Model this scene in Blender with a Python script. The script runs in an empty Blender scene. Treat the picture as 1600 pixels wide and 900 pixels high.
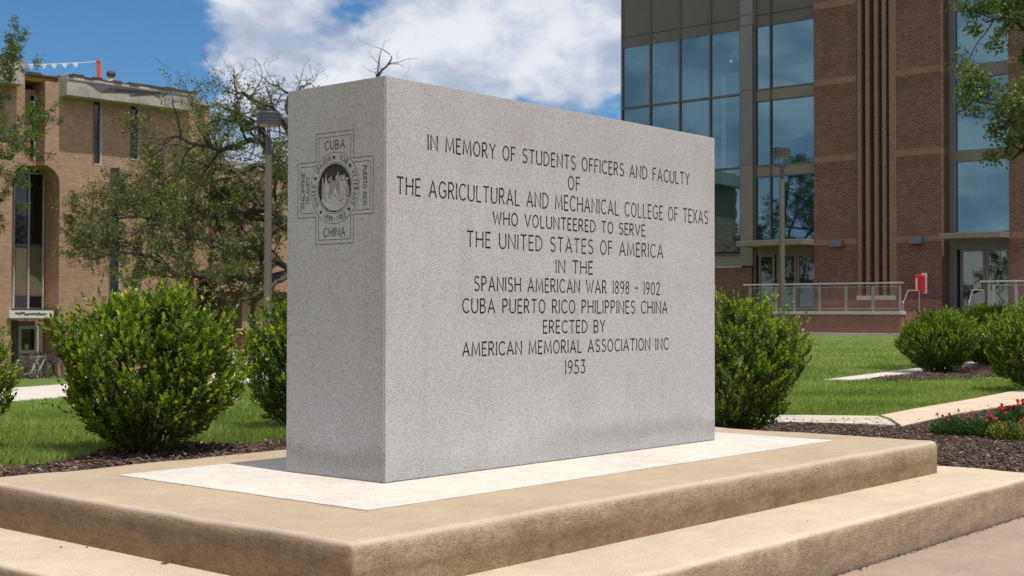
import bpy, bmesh, math, random
import numpy as np
from mathutils import Vector, Matrix, noise

random.seed(7)
rng = np.random.default_rng(7)
S = bpy.context.scene
COL = S.collection

# ------------------------------------------------------------------ camera
FPX, YAW, PITCH, ROLL = 2082.38, 0.860972, 0.0197428, 0.0019563
CAM = Vector((-3.62422, -3.77094, 0.664392))
_f = Vector((math.sin(YAW)*math.cos(PITCH), math.cos(YAW)*math.cos(PITCH), math.sin(PITCH)))
_r = Vector((math.cos(YAW), -math.sin(YAW), 0)); _u = _r.cross(_f)
_r2 = math.cos(ROLL)*_r + math.sin(ROLL)*_u; _u2 = -math.sin(ROLL)*_r + math.cos(ROLL)*_u
cd = bpy.data.cameras.new("camera"); cam = bpy.data.objects.new("camera", cd); COL.objects.link(cam)
M3 = Matrix((_r2, _u2, -_f)).transposed()
cam.matrix_world = Matrix.Translation(CAM) @ M3.to_4x4()
cd.lens = FPX/1600*36; cd.sensor_width = 36; cd.clip_end = 3000; cd.clip_start = .05
cd.dof.use_dof = True; cd.dof.focus_distance = 5.6; cd.dof.aperture_fstop = 9
S.camera = cam
S.render.resolution_x, S.render.resolution_y = 1024, 576

def ray(px, py): px = float(px); py = float(py); return _f + (px-800)/FPX*_r2 - (py-450)/FPX*_u2

# ------------------------------------------------------------------ light
SUNV = Vector((-0.035, -0.469, 1.60)).normalized()      # towards the sun
elev = math.asin(SUNV.z); azi = math.atan2(SUNV.x, SUNV.y)
W = bpy.data.worlds.new("World"); S.world = W; W.use_nodes = True
nt = W.node_tree; nt.nodes.clear()
N = nt.nodes.new; L = nt.links.new
out = N('ShaderNodeOutputWorld'); bg = N('ShaderNodeBackground'); bg.inputs['Strength'].default_value = 0.07
sky = N('ShaderNodeTexSky'); sky.sky_type = 'NISHITA'; sky.sun_disc = False
sky.sun_elevation = elev; sky.sun_rotation = azi; sky.air_density = 1.0; sky.dust_density = .6; sky.ozone_density = 2.5
tc = N('ShaderNodeTexCoord'); mp = N('ShaderNodeMapping'); mp.inputs['Scale'].default_value = (1, 1, 1.7)
L(tc.outputs['Generated'], mp.inputs['Vector'])
def wnoise(scale, det, rough, loc, dist=0.0):
    m = N('ShaderNodeMapping'); m.inputs['Location'].default_value = loc; L(mp.outputs[0], m.inputs['Vector'])
    n = N('ShaderNodeTexNoise'); n.inputs['Scale'].default_value = scale; n.inputs['Detail'].default_value = det
    n.inputs['Roughness'].default_value = rough; n.inputs['Distortion'].default_value = dist
    L(m.outputs[0], n.inputs['Vector']); return n.outputs['Fac']
def wmath(op, a, b, clamp=False):
    n = N('ShaderNodeMath'); n.operation = op; n.use_clamp = clamp
    for i, v in enumerate((a, b)):
        if isinstance(v, (int, float)): n.inputs[i].default_value = v
        else: L(v, n.inputs[i])
    return n.outputs[0]
def wramp(v, a, b):
    n = N('ShaderNodeMapRange'); n.interpolation_type = 'SMOOTHSTEP'
    n.inputs['From Min'].default_value = a; n.inputs['From Max'].default_value = b
    L(v, n.inputs['Value']); return n.outputs[0]
big = wmath('ADD', wmath('MULTIPLY', wnoise(5.2, 4, .5, (2.3, 1.1, .4), .1), .55), wmath('MULTIPLY', wnoise(15, 8, .56, (7.1, 3.3, 2.4), .15), .45))
# a broad clear stretch of sky north of here, clouds to the east
dotn = N('ShaderNodeVectorMath'); dotn.operation = 'DOT_PRODUCT'
cl = ray(60, 60); cl.normalize(); dotn.inputs[1].default_value = cl
L(tc.outputs['Generated'], dotn.inputs[0])
clear = wramp(dotn.outputs['Value'], .986, .9992)
cover = wmath('SUBTRACT', big, wmath('MULTIPLY', clear, .22))
mask = wramp(cover, .355, .455)
shade1 = wnoise(14, 8, .52, (5.3, 2.2, 7.4), .15)
shade2 = wramp(wmath('ADD', wmath('MULTIPLY', shade1, .75), wmath('MULTIPLY', big, .35)), .44, .66)
cc = N('ShaderNodeMixRGB'); cc.inputs[1].default_value = (5.8, 6.8, 8.8, 1); cc.inputs[2].default_value = (11.6, 12.0, 12.8, 1)
L(shade2, cc.inputs[0])
mixc = N('ShaderNodeMixRGB'); L(mask, mixc.inputs[0])
skc = N('ShaderNodeMixRGB'); skc.blend_type = 'MULTIPLY'; skc.inputs[0].default_value = 1; skc.inputs[2].default_value = (.66, 1.08, 1.43, 1)
L(sky.outputs[0], skc.inputs[1]); L(skc.outputs[0], mixc.inputs[1]); L(cc.outputs[0], mixc.inputs[2])
L(mixc.outputs[0], bg.inputs['Color']); L(bg.outputs[0], out.inputs['Surface'])

sd = bpy.data.lights.new("sun", 'SUN'); sd.energy = 4.5; sd.angle = math.radians(.53); sd.color = (1, .955, .89)
so = bpy.data.objects.new("sun", sd); COL.objects.link(so); so.rotation_euler = SUNV.to_track_quat('Z', 'Y').to_euler()
S.view_settings.view_transform = 'Standard'; S.view_settings.look = 'None'
S.view_settings.exposure = 0.0; S.view_settings.gamma = 1.0
try: S.view_settings.use_curve_mapping = False
except Exception: pass

# ------------------------------------------------------------------ helpers
def link(o): COL.objects.link(o); return o
def tag(o, label=None, cat=None, group=None, kind=None):
    if label: o['label'] = label
    if cat: o['category'] = cat
    if group: o['group'] = group
    if kind: o['kind'] = kind
    return o
def empty(name, loc=(0, 0, 0), rz=0, label=None, cat=None, group=None):
    o = bpy.data.objects.new(name, None); o.location = loc; o.rotation_euler = (0, 0, rz); o.empty_display_size = .2
    link(o); return tag(o, label, cat, group)
def obj(name, bm, mat, parent=None, smooth=False):
    me = bpy.data.meshes.new(name); bm.to_mesh(me); bm.free()
    for m in (mat if isinstance(mat, (list, tuple)) else [mat]): me.materials.append(m)
    if smooth:
        for p in me.polygons: p.use_smooth = True
    o = bpy.data.objects.new(name, me); link(o)
    if parent is not None: o.parent = parent
    return o
def np_obj(name, v, faces, mat, parent=None, attr=None, smooth=False):
    """v (n,3) array; faces (m,k) int array, one k for all; attr dict name -> per-vertex floats"""
    me = bpy.data.meshes.new(name); v = np.asarray(v, dtype=np.float32); faces = np.asarray(faces, dtype=np.int32)
    m, k = faces.shape
    me.vertices.add(len(v)); me.vertices.foreach_set('co', v.ravel())
    me.loops.add(m*k); me.loops.foreach_set('vertex_index', faces.ravel())
    me.polygons.add(m); me.polygons.foreach_set('loop_start', np.arange(0, m*k, k, dtype=np.int32))
    try: me.polygons.foreach_set('loop_total', np.full(m, k, dtype=np.int32))
    except Exception: pass
    if smooth: me.polygons.foreach_set('use_smooth', np.ones(m, dtype=bool))
    me.update(calc_edges=True); me.validate()
    if attr:
        for a, val in attr.items():
            at = me.attributes.new(a, 'FLOAT', 'POINT'); at.data.foreach_set('value', np.asarray(val, dtype=np.float32))
    me.materials.append(mat)
    o = bpy.data.objects.new(name, me); link(o)
    if parent is not None: o.parent = parent
    return o
def add_box(bm, x0, x1, y0, y1, z0, z1, mi=0):
    if x0 > x1: x0, x1 = x1, x0
    if y0 > y1: y0, y1 = y1, y0
    if z0 > z1: z0, z1 = z1, z0
    vs = [bm.verts.new(c) for c in ((x0, y0, z0), (x1, y0, z0), (x1, y1, z0), (x0, y1, z0), (x0, y0, z1), (x1, y0, z1), (x1, y1, z1), (x0, y1, z1))]
    for f in ((0, 3, 2, 1), (4, 5, 6, 7), (0, 1, 5, 4), (1, 2, 6, 5), (2, 3, 7, 6), (3, 0, 4, 7)):
        bm.faces.new([vs[i] for i in f]).material_index = mi
    return vs
def box(name, x0, x1, y0, y1, z0, z1, mat, parent=None, bevel=0, seg=1):
    bm = bmesh.new(); add_box(bm, x0, x1, y0, y1, z0, z1)
    if bevel: bmesh.ops.bevel(bm, geom=bm.edges[:], offset=bevel, segments=seg, affect='EDGES', profile=.5)
    return obj(name, bm, mat, parent)
def add_prism(bm, poly, axis, a, b, mi=0):
    """poly in the 2D plane across axis; axis 'x': pts (y,z); 'y': (x,z); 'z': (x,y)"""
    def P(p, t): return {'x': (t, p[0], p[1]), 'y': (p[0], t, p[1]), 'z': (p[0], p[1], t)}[axis]
    lo = [bm.verts.new(P(p, a)) for p in poly]; hi = [bm.verts.new(P(p, b)) for p in poly]
    fs = [bm.faces.new(lo[::-1]), bm.faces.new(hi)]
    n = len(poly)
    for i in range(n): fs.append(bm.faces.new((lo[i], lo[(i+1) % n], hi[(i+1) % n], hi[i])))
    for f in fs: f.material_index = mi
    return fs
def add_tube(bm, pts, radii, sides=6, cap=True):
    pts = [Vector(p) for p in pts]
    if isinstance(radii, (int, float)): radii = [radii]*len(pts)
    rings = []; prev = None
    for i, p in enumerate(pts):
        d = (pts[min(i+1, len(pts)-1)] - pts[max(i-1, 0)])
        if d.length < 1e-9: d = Vector((0, 0, 1))
        d.normalize()
        if prev is None: a = d.orthogonal().normalized()
        else:
            a = prev - d*prev.dot(d)
            a = a.normalized() if a.length > 1e-6 else d.orthogonal().normalized()
        prev = a; b = d.cross(a)
        rings.append([bm.verts.new(p + (a*math.cos(t) + b*math.sin(t))*radii[i]) for t in [2*math.pi*k/sides for k in range(sides)]])
    for r0, r1 in zip(rings, rings[1:]):
        for k in range(sides): bm.faces.new((r0[k], r0[(k+1) % sides], r1[(k+1) % sides], r1[k]))
    if cap: bm.faces.new(rings[0][::-1]); bm.faces.new(rings[-1])
def add_lathe(bm, prof, cx=0, cy=0, sides=24):
    rings = []
    for r, z in prof:
        rings.append([bm.verts.new((cx + r*math.cos(2*math.pi*k/sides), cy + r*math.sin(2*math.pi*k/sides), z)) for k in range(sides)])
    for r0, r1 in zip(rings, rings[1:]):
        for k in range(sides): bm.faces.new((r0[k], r0[(k+1) % sides], r1[(k+1) % sides], r1[k]))
    bm.faces.new(rings[0][::-1]); bm.faces.new(rings[-1])
class Tubes:
    """many thin tubes, collected with numpy-friendly lists"""
    def __init__(s): s.v = []; s.f = []; s.n = 0
    def add(s, pts, rad, sides):
        pts = np.asarray(pts, float); rad = np.asarray(rad, float); m = len(pts)
        t = np.gradient(pts, axis=0); t /= np.linalg.norm(t, axis=1)[:, None]+1e-12
        ref = np.array([.31, .17, .93]) if abs(t[0, 2]) < .8 else np.array([.9, .3, .1])
        a = np.cross(t, ref); a /= np.linalg.norm(a, axis=1)[:, None]+1e-12
        b = np.cross(t, a); th = np.arange(sides)*2*np.pi/sides
        ring = pts[:, None, :] + rad[:, None, None]*(a[:, None, :]*np.cos(th)[None, :, None] + b[:, None, :]*np.sin(th)[None, :, None])
        s.v.append(ring.reshape(-1, 3))
        i = np.arange(m-1)[:, None]*sides; k = np.arange(sides)[None, :]; k2 = (k+1) % sides
        s.f.append((s.n + np.stack([i+k, i+k2, i+sides+k2, i+sides+k], -1)).reshape(-1, 4)); s.n += m*sides
    def build(s, name, mat, parent, smooth=True): return np_obj(name, np.concatenate(s.v), np.concatenate(s.f), mat, parent, smooth=smooth)

# ------------------------------------------------------------------ materials
def mat(name, base=(.5, .5, .5), rough=.8, metal=0, spec=.5):
    m = bpy.data.materials.new(name); m.use_nodes = True
    b = m.node_tree.nodes['Principled BSDF']
    b.inputs['Base Color'].default_value = (*base, 1); b.inputs['Roughness'].default_value = rough
    b.inputs['Metallic'].default_value = metal; b.inputs['Specular IOR Level'].default_value = spec
    return m
class G:
    """small node-graph writer on one material"""
    def __init__(s, m): s.m = m; s.t = m.node_tree; s.b = s.t.nodes['Principled BSDF']; s.co = s.t.nodes.new('ShaderNodeTexCoord').outputs['Object']
    def n(s, ty, **kw):
        nd = s.t.nodes.new(ty)
        for k, v in kw.items():
            if k.startswith('i_'):
                key = k[2:].replace('_', ' ')
                if hasattr(v, 'node') or hasattr(v, 'links'): s.t.links.new(v, nd.inputs[key])
                else: nd.inputs[key].default_value = v
            else: setattr(nd, k, v)
        return nd
    def l(s, a, b): s.t.links.new(a, b)
    def map(s, scale=(1, 1, 1), loc=(0, 0, 0), src=None):
        m = s.n('ShaderNodeMapping'); m.inputs['Scale'].default_value = scale; m.inputs['Location'].default_value = loc
        s.l(src or s.co, m.inputs['Vector']); return m.outputs[0]
    def noise(s, scale, det=3, rough=.5, vec=None, dist=0):
        nd = s.n('ShaderNodeTexNoise', i_Scale=scale, i_Detail=det, i_Roughness=rough, i_Distortion=dist); s.l(vec or s.co, nd.inputs['Vector']); return nd.outputs['Fac']
    def ramp(s, v, stops):
        nd = s.n('ShaderNodeValToRGB'); cr = nd.color_ramp
        while len(cr.elements) < len(stops): cr.elements.new(.5)
        for e, (p, c) in zip(cr.elements, stops):
            e.position = p; e.color = (c, c, c, 1) if isinstance(c, (int, float)) else (*c, 1)
        s.l(v, nd.inputs[0]); return nd.outputs[0]
    def mix(s, f, a, b, mode='MIX'):
        nd = s.n('ShaderNodeMixRGB', blend_type=mode)
        for i, v in enumerate((f, a, b)):
            if isinstance(v, (int, float)): nd.inputs[i].default_value = v if i == 0 else (v, v, v, 1)
            elif isinstance(v, tuple): nd.inputs[i].default_value = (*v, 1)
            else: s.l(v, nd.inputs[i])
        return nd.outputs[0]
    def math(s, op, a, b=0.0, clamp=False):
        nd = s.n('ShaderNodeMath', operation=op, use_clamp=clamp)
        for i, v in enumerate((a, b)):
            if isinstance(v, (int, float)): nd.inputs[i].default_value = v
            else: s.l(v, nd.inputs[i])
        return nd.outputs[0]
    def rng(s, v, a, b, c=0., d=1.):
        nd = s.n('ShaderNodeMapRange', interpolation_type='SMOOTHSTEP'); s.l(v, nd.inputs['Value'])
        for k, x in zip(('From Min', 'From Max', 'To Min', 'To Max'), (a, b, c, d)): nd.inputs[k].default_value = x
        return nd.outputs[0]
    def sep(s, v=None): nd = s.n('ShaderNodeSeparateXYZ'); s.l(v or s.co, nd.inputs[0]); return nd.outputs
    def color(s, c): s.l(c, s.b.inputs['Base Color'])
    def bump(s, h, strength=.5, dist=.01):
        nd = s.n('ShaderNodeBump', i_Strength=strength, i_Distance=dist); s.l(h, nd.inputs['Height']); s.l(nd.outputs[0], s.b.inputs['Normal'])

def m_granite():
    m = mat('granite', rough=.75); g = G(m)
    v1 = g.n('ShaderNodeTexVoronoi', i_Scale=520.0); g.l(g.co, v1.inputs['Vector'])
    cell = g.sep(v1.outputs['Color'])[0]
    c = g.ramp(cell, [(0, (.16, .16, .165)), (.12, (.30, .295, .295)), (.25, (.455, .455, .46)), (.62, (.535, .532, .538)), (.88, (.64, .637, .64)), (1, (.74, .735, .735))])
    fine = g.noise(600, 2, .6); c = g.mix(.3, c, g.ramp(fine, [(.3, .6), (.7, 1.0)]), 'MULTIPLY')
    blot = g.noise(2.2, 4, .6); c = g.mix(.55, c, g.ramp(blot, [(.3, (.80, .80, .81)), (.7, (.99, 1, 1.02))]), 'MULTIPLY')
    tint = g.noise(3.1, 3, .5, g.map(loc=(4, 7, 2))); c = g.mix(g.rng(tint, .45, .72, 0, .14), c, (.88, .76, .68), 'MULTIPLY')
    xyz = g.sep()
    # weathering: damp grime band along the foot and a rusty wash down the near corner
    zz = g.math('ADD', xyz[2], g.math('MULTIPLY', g.noise(3.5, 5, .6), .16))
    foot = g.math('MULTIPLY', g.rng(zz, .10, .17), g.rng(zz, .25, .17))
    foot = g.math('MULTIPLY', foot, g.math('ADD', g.rng(xyz[0], .7, 1.6), g.rng(xyz[0], .02, .0), True))
    c = g.mix(g.math('MULTIPLY', foot, .34), c, (.42, .39, .33), 'MULTIPLY')
    low = g.rng(zz, .22, .08); c = g.mix(g.math('MULTIPLY', low, .18), c, (.55, .52, .45), 'MULTIPLY')
    corner = g.math('MULTIPLY', g.math('MULTIPLY', g.rng(xyz[1], .16, .0), g.rng(xyz[0], .02, .0)), g.rng(g.noise(2.0, 4, .6, g.map(scale=(1, 1, .5))), .3, .62))
    c = g.mix(g.math('MULTIPLY', corner, .28), c, (.62, .47, .36), 'MULTIPLY')
    c = g.mix(g.rng(xyz[0], .012, .004), c, (.86, .85, .84), 'MULTIPLY')  # whole end face darker: some weathering, plus its shade put into the colour
    up = g.rng(xyz[2], .95, 1.5); c = g.mix(g.math('MULTIPLY', up, .35), c, (.93, .86, .82), 'MULTIPLY')
    streak = g.noise(7, 4, .6, g.map(scale=(1, 1, .08))); c = g.mix(g.rng(streak, .5, .75, 0, .13), c, (.55, .53, .5), 'MULTIPLY')
    g.color(c); g.bump(g.noise(260, 2, .6), .35, .002); return m
def m_concrete(name, col, stainz=None, rough=.9, pit=1.0, dark=.0, tread=None):
    """stainz: (z top of the riser, height) - grime that runs down the riser from under the nosing"""
    m = mat(name, rough=rough); g = G(m)
    big = g.noise(1.6, 5, .62); mid = g.noise(9, 4, .6); fine = g.noise(150, 3, .7)
    c = g.mix(1, col, g.ramp(big, [(.3, (.84, .84, .84)), (.5, (.97, .97, .97)), (.72, (1.08, 1.06, 1.02))]), 'MULTIPLY')
    c = g.mix(.7, c, g.ramp(mid, [(.3, (.86, .85, .83)), (.7, (1.06, 1.05, 1.04))]), 'MULTIPLY')
    c = g.mix(.8, c, g.ramp(fine, [(.3, (.62, .60, .57)), (.5, (.98, .98, .97)), (.7, (1.15, 1.15, 1.15))]), 'MULTIPLY')
    gr = g.noise(320, 2, .5); c = g.mix(g.rng(gr, .60, .68, 0, .45), c, tuple(x*.45 for x in col), 'MIX')
    ht = g.mix(.5, fine, mid)
    if stainz:
        xyz = g.sep(); geo = g.n('ShaderNodeNewGeometry'); nz = g.sep(geo.outputs['Normal'])[2]
        side = g.rng(nz, .8, .3)
        wob = g.math('MULTIPLY', g.math('SUBTRACT', g.noise(7, 5, .65, g.map(scale=(1, 1, 2))), .5), .16)
        rel = g.math('ADD', g.math('SUBTRACT', xyz[2], stainz[0]), wob)
        dirt = g.math('MULTIPLY', g.rng(rel, -.17, -.06), side)
        dirt2 = g.math('MULTIPLY', g.rng(g.noise(26, 4, .7, g.map(scale=(1, 1, 2.2))), .42, .6), side)
        sc = g.mix(1, (.52, .41, .29), g.ramp(g.noise(5, 5, .65, g.map(scale=(1, 1, 2.5))), [(.3, (.72, .70, .66)), (.7, (1.12, 1.1, 1.06))]), 'MULTIPLY')
        sc = g.mix(.65, sc, g.ramp(g.noise(110, 4, .75), [(.32, (.48, .44, .40)), (.5, (.98, .98, .97)), (.7, (1.25, 1.25, 1.25))]), 'MULTIPLY')
        c = g.mix(side, c, sc, 'MIX')
        nx = g.sep(geo.outputs['Normal'])[0]; west_shade = g.rng(nx, -.3, -.8)
        c = g.mix(g.math('MULTIPLY', west_shade, .9), c, (.56, .51, .43), 'MULTIPLY')  # risers facing -X multiplied darker: their shade put into the colour
        c = g.mix(g.math('MULTIPLY', dirt, .5), c, (.62, .56, .50), 'MULTIPLY')
        c = g.mix(g.math('MULTIPLY', dirt2, .35), c, (.62, .54, .46), 'MULTIPLY')
        drip = g.math('MULTIPLY', g.rng(g.noise(16, 4, .6, g.map(scale=(1, 1, .12))), .52, .66), side)
        c = g.mix(g.math('MULTIPLY', drip, .22), c, (.5, .44, .38), 'MULTIPLY')
        pv = g.n('ShaderNodeTexVoronoi', i_Scale=85.0); g.l(g.map(scale=(1, 1, 1.4)), pv.inputs['Vector'])
        pits = g.math('MULTIPLY', g.rng(pv.outputs['Distance'], .34, .18), g.math('MULTIPLY', g.rng(g.noise(9, 3, .6), .42, .58), side))
        c = g.mix(g.math('MULTIPLY', pits, .65), c, (.12, .09, .065), 'MIX')
        lines = g.noise(60, 3, .7, g.map(scale=(.45, .45, 1.5)))
        ht = g.math('SUBTRACT', g.math('ADD', ht, g.math('MULTIPLY', g.math('MULTIPLY', lines, side), .7)), g.math('MULTIPLY', pits, .8))
        bleach = g.math('MULTIPLY', g.rng(nz, .5, .8), g.rng(nz, .995, .93))
        c = g.mix(g.math('MULTIPLY', bleach, .3), c, (.56, .49, .41), 'MIX')
    g.color(c); g.bump(ht, .55*pit, .006); return m
def m_brick(name, c1, c2, mortar, bw=.2, bh=.067, ms=.011, bias=0, vary=.35, rot=False):
    m = mat(name, rough=.9); g = G(m); xyz = g.sep()
    cmb = g.n('ShaderNodeCombineXYZ'); g.l(g.math('ADD', xyz[0], xyz[1]), cmb.inputs[0]); g.l(xyz[2], cmb.inputs[1])
    if rot:
        cmb = g.n('ShaderNodeCombineXYZ'); g.l(xyz[2], cmb.inputs[0]); g.l(g.math('ADD', xyz[0], xyz[1]), cmb.inputs[1])
    bt = g.n('ShaderNodeTexBrick', offset=.5, squash=1.0)
    g.l(cmb.outputs[0], bt.inputs['Vector'])
    for k, v in (('Scale', 1.0), ('Mortar Size', ms), ('Mortar Smooth', .2), ('Bias', bias), ('Brick Width', bw), ('Row Height', bh)): bt.inputs[k].default_value = v
    bt.inputs['Color1'].default_value = (*c1, 1); bt.inputs['Color2'].default_value = (*c2, 1); bt.inputs['Mortar'].default_value = (*mortar, 1)
    c = g.mix(vary, bt.outputs['Color'], g.ramp(g.noise(2.5, 4, .6), [(.3, (.7, .68, .66)), (.7, (1.25, 1.2, 1.15))]), 'MULTIPLY')
    c = g.mix(.5, c, g.ramp(g.noise(.6, 3, .5), [(.35, (.88, .86, .86)), (.65, (1.1, 1.08, 1.05))]), 'MULTIPLY')
    g.color(c); g.bump(g.math('SUBTRACT', 1.0, bt.outputs['Fac']), .5, .006); return m
def m_noisy(name, col, var=.15, scale=6, rough=.6, metal=0, bump=0, spec=.5):
    m = mat(name, rough=rough, metal=metal, spec=spec); g = G(m)
    n = g.noise(scale, 5, .6); lo = tuple(max(0, x*(1-var)) for x in col); hi = tuple(x*(1+var) for x in col)
    g.color(g.ramp(n, [(.3, lo), (.7, hi)]))
    if bump: g.bump(g.noise(scale*12, 3, .6), bump, .004)
    return m
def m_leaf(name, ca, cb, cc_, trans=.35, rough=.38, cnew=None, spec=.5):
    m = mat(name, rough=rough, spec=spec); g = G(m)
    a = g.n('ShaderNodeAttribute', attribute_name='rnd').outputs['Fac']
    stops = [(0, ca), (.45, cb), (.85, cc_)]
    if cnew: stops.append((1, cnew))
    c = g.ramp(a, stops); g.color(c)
    tr = g.n('ShaderNodeBsdfTranslucent'); g.l(g.mix(1, c, (1.25, 1.5, .5), 'MULTIPLY'), tr.inputs[0])
    ms = g.n('ShaderNodeMixShader'); ms.inputs[0].default_value = trans
    g.l(g.b.outputs[0], ms.inputs[1]); g.l(tr.outputs[0], ms.inputs[2]); o = g.t.nodes['Material Output']; g.l(ms.outputs[0], o.inputs['Surface'])
    return m
def m_glass(name, tint=(.22, .41, .50), dark=(.012, .03, .042), refl=.5, see=0):
    m = mat(name, base=dark, rough=.03); g = G(m)
    gl = g.n('ShaderNodeBsdfGlossy'); gl.inputs['Roughness'].default_value = .008; gl.inputs['Color'].default_value = (*tint, 1)
    wv = g.noise(.9, 2, .5); bp = g.n('ShaderNodeBump', i_Strength=.06, i_Distance=.03); g.l(wv, bp.inputs['Height']); g.l(bp.outputs[0], gl.inputs['Normal'])
    ms = g.n('ShaderNodeMixShader'); ms.inputs[0].default_value = refl
    under = g.b.outputs[0]
    if see:
        tp = g.n('ShaderNodeBsdfTransparent'); tp.inputs[0].default_value = (.45, .62, .66, 1)
        m2 = g.n('ShaderNodeMixShader'); m2.inputs[0].default_value = see; g.l(under, m2.inputs[1]); g.l(tp.outputs[0], m2.inputs[2]); under = m2.outputs[0]
    g.l(under, ms.inputs[1]); g.l(gl.outputs[0], ms.inputs[2])
    g.l(ms.outputs[0], g.t.nodes['Material Output'].inputs['Surface']); return m

GRANITE = m_granite()
LETTER = m_noisy('letter_stain', (.034, .032, .032), .5, 45, .9)
LETTER2 = m_noisy('emblem_stain', (.10, .097, .095), .5, 60, .9)
PAD = m_concrete('pad_limestone', (.60, .555, .505), pit=.6)
g_ = G(PAD); src_ = g_.b.inputs['Base Color'].links[0].from_socket
c_ = g_.mix(g_.rng(g_.noise(22, 5, .7, g_.map(scale=(.35, 1.6, 1))), .48, .70, 0, .55), src_, (.80, .74, .68), 'MULTIPLY')
c_ = g_.mix(g_.rng(g_.noise(4, 5, .7), .52, .72, 0, .5), c_, (.84, .80, .74), 'MULTIPLY'); g_.color(c_)
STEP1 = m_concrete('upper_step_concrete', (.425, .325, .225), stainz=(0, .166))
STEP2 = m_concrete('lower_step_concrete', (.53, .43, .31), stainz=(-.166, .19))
WALK = m_concrete('walk_concrete', (.335, .25, .185))
PATHG = m_concrete('path_grey', (.50, .45, .38)); PATHT = m_concrete('path_tan', (.58, .44, .32)); PATHL = m_concrete('path_light', (.55, .50, .45))
BRICK_R = m_brick('brick_dark_red', (.065, .022, .016), (.18, .062, .040), (.19, .135, .11), .21, .075, .016)
BRICK_B = m_brick('brick_band', (.21, .105, .072), (.25, .125, .085), (.25, .16, .12), .21, .075, .01)
BRICK_S = m_brick('brick_soldier', (.10, .042, .032), (.14, .06, .045), (.2, .15, .13), .24, .075, .012, rot=True)
BRICK_W = m_brick('brick_terrace', (.16, .062, .05), (.20, .08, .06), (.27, .18, .15), .21, .075, .011)
BRICK_T = m_brick('brick_tan', (.40, .245, .16), (.53, .33, .22), (.34, .225, .155), .21, .075, .010)
FLUTE = m_brick('brick_flute', (.15, .075, .05), (.21, .105, .07), (.27, .2, .16), .21, .075, .014)
CONC = m_noisy('fascia_concrete', (.42, .38, .34), .25, 2.2, .9, bump=.3)
CONC2 = m_noisy('stone_cap', (.5, .46, .42), .12, 5, .85, bump=.2)
PANEL = m_noisy('panel_taupe', (.105, .09, .085), .05, 1.2, .55)
PANEL2 = m_noisy('panel_warm', (.19, .165, .145), .05, 1.5, .6)
MULL = m_noisy('mullion_metal', (.10, .088, .082), .06, 4, .45, .3)
COLM = m_noisy('column_grey', (.17, .16, .165), .05, 2, .5, .2)
GLASS = m_glass('glass_teal'); GLASS_D = m_glass('glass_door', (.4, .45, .42), (.02, .022, .018), .28)
CLEAR = m_glass('glass_clear', (.5, .6, .65), (.02, .04, .05), .12, .9); GLASS_S = m_glass('glass_teal_see', see=.6, refl=.42)
LIT = mat('lit_panel', (.8, .8, .75)); LIT.node_tree.nodes['Principled BSDF'].inputs['Emission Color'].default_value = (1, .97, .9, 1); LIT.node_tree.nodes['Principled BSDF'].inputs['Emission Strength'].default_value = 5
GLASS_B = m_glass('glass_black', (.3, .3, .32), (.006, .006, .007), .07)
WHITEF = m_noisy('white_frame', (.50, .49, .47), .1, 5, .6)
STEEL = m_noisy('rail_steel', (.48, .47, .46), .08, 6, .38, .75)
ALU = m_noisy('door_frame', (.17, .15, .145), .06, 4, .45, .3)
RED = m_noisy('red_paint', (.50, .015, .02), .1, 8, .4); WHITE = m_noisy('white_paint', (.72, .71, .69), .06, 6, .5)
LAMPG = m_noisy('lamp_grey', (.075, .08, .095), .1, 8, .45, .4); POLE = m_noisy('lamp_pole', (.17, .145, .12), .12, 9, .42, .55)
MAROON = m_noisy('maroon_panel', (.12, .02, .04), .15, 3, .7); DARK = mat('dark_void', (.008, .008, .008), .9)
BLIND = m_noisy('blind_beige', (.14, .115, .07), .1, 2, .8); ORANGE = m_noisy('orange_pipe', (.75, .10, .02), .08, 8, .5)
TAR = m_noisy('torn_roofing', (.09, .06, .05), .5, 5, .9, bump=.6); WOOD = m_noisy('plywood', (.45, .28, .11), .2, 4, .8)
PATCH = m_noisy('bare_cement', (.13, .125, .125), .2, 5, .95, bump=.3)
RUBBER = mat('rubber', (.02, .02, .02), .8)
BARK = m_noisy('bark', (.055, .045, .037), .45, 5, .95, bump=.6)
STEM = m_noisy('stem_brown', (.12, .08, .05), .3, 20, .9)
BOX = m_leaf('boxwood_leaf', (.040, .072, .008), (.125, .18, .011), (.33, .38, .022), .35, .38, (.42, .38, .05))
OAK = m_leaf('oak_leaf', (.05, .062, .014), (.10, .118, .022), (.20, .21, .04), .3, .5)
OAK2 = m_leaf('tree_leaf', (.05, .075, .016), (.10, .135, .026), (.17, .20, .045), .35, .45)
GRASSM = m_leaf('grass_blade', (.14, .20, .038), (.23, .305, .06), (.35, .40, .12), .35, .6, (.45, .42, .22))
DEADM = m_leaf('dead_foliage', (.07, .03, .018), (.12, .055, .03), (.17, .08, .045), .1, .8)
DIAN = m_leaf('dianthus_leaf', (.03, .07, .02), (.05, .12, .035), (.12, .17, .06), .25, .5, (.40, .34, .06))
PETAL = m_leaf('red_petal', (.28, .004, .012), (.45, .006, .02), (.62, .015, .035), .2, .5)
CHIP = m_leaf('mulch_chip', (.030, .017, .013), (.085, .05, .036), (.24, .17, .125), 0, .9, (.52, .42, .34))
def m_mulch():
    m = mat('mulch', rough=.95); g = G(m)
    v = g.n('ShaderNodeTexVoronoi', i_Scale=60.0); g.l(g.map(scale=(1, 1.6, 1)), v.inputs['Vector'])
    c = g.ramp(g.sep(v.outputs['Color'])[0], [(0, (.03, .018, .013)), (.6, (.075, .045, .033)), (.9, (.14, .09, .065)), (1, (.25, .19, .14))])
    g.color(c); g.bump(v.outputs['Distance'], .9, .02); return m
MULCH = m_mulch()
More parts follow.
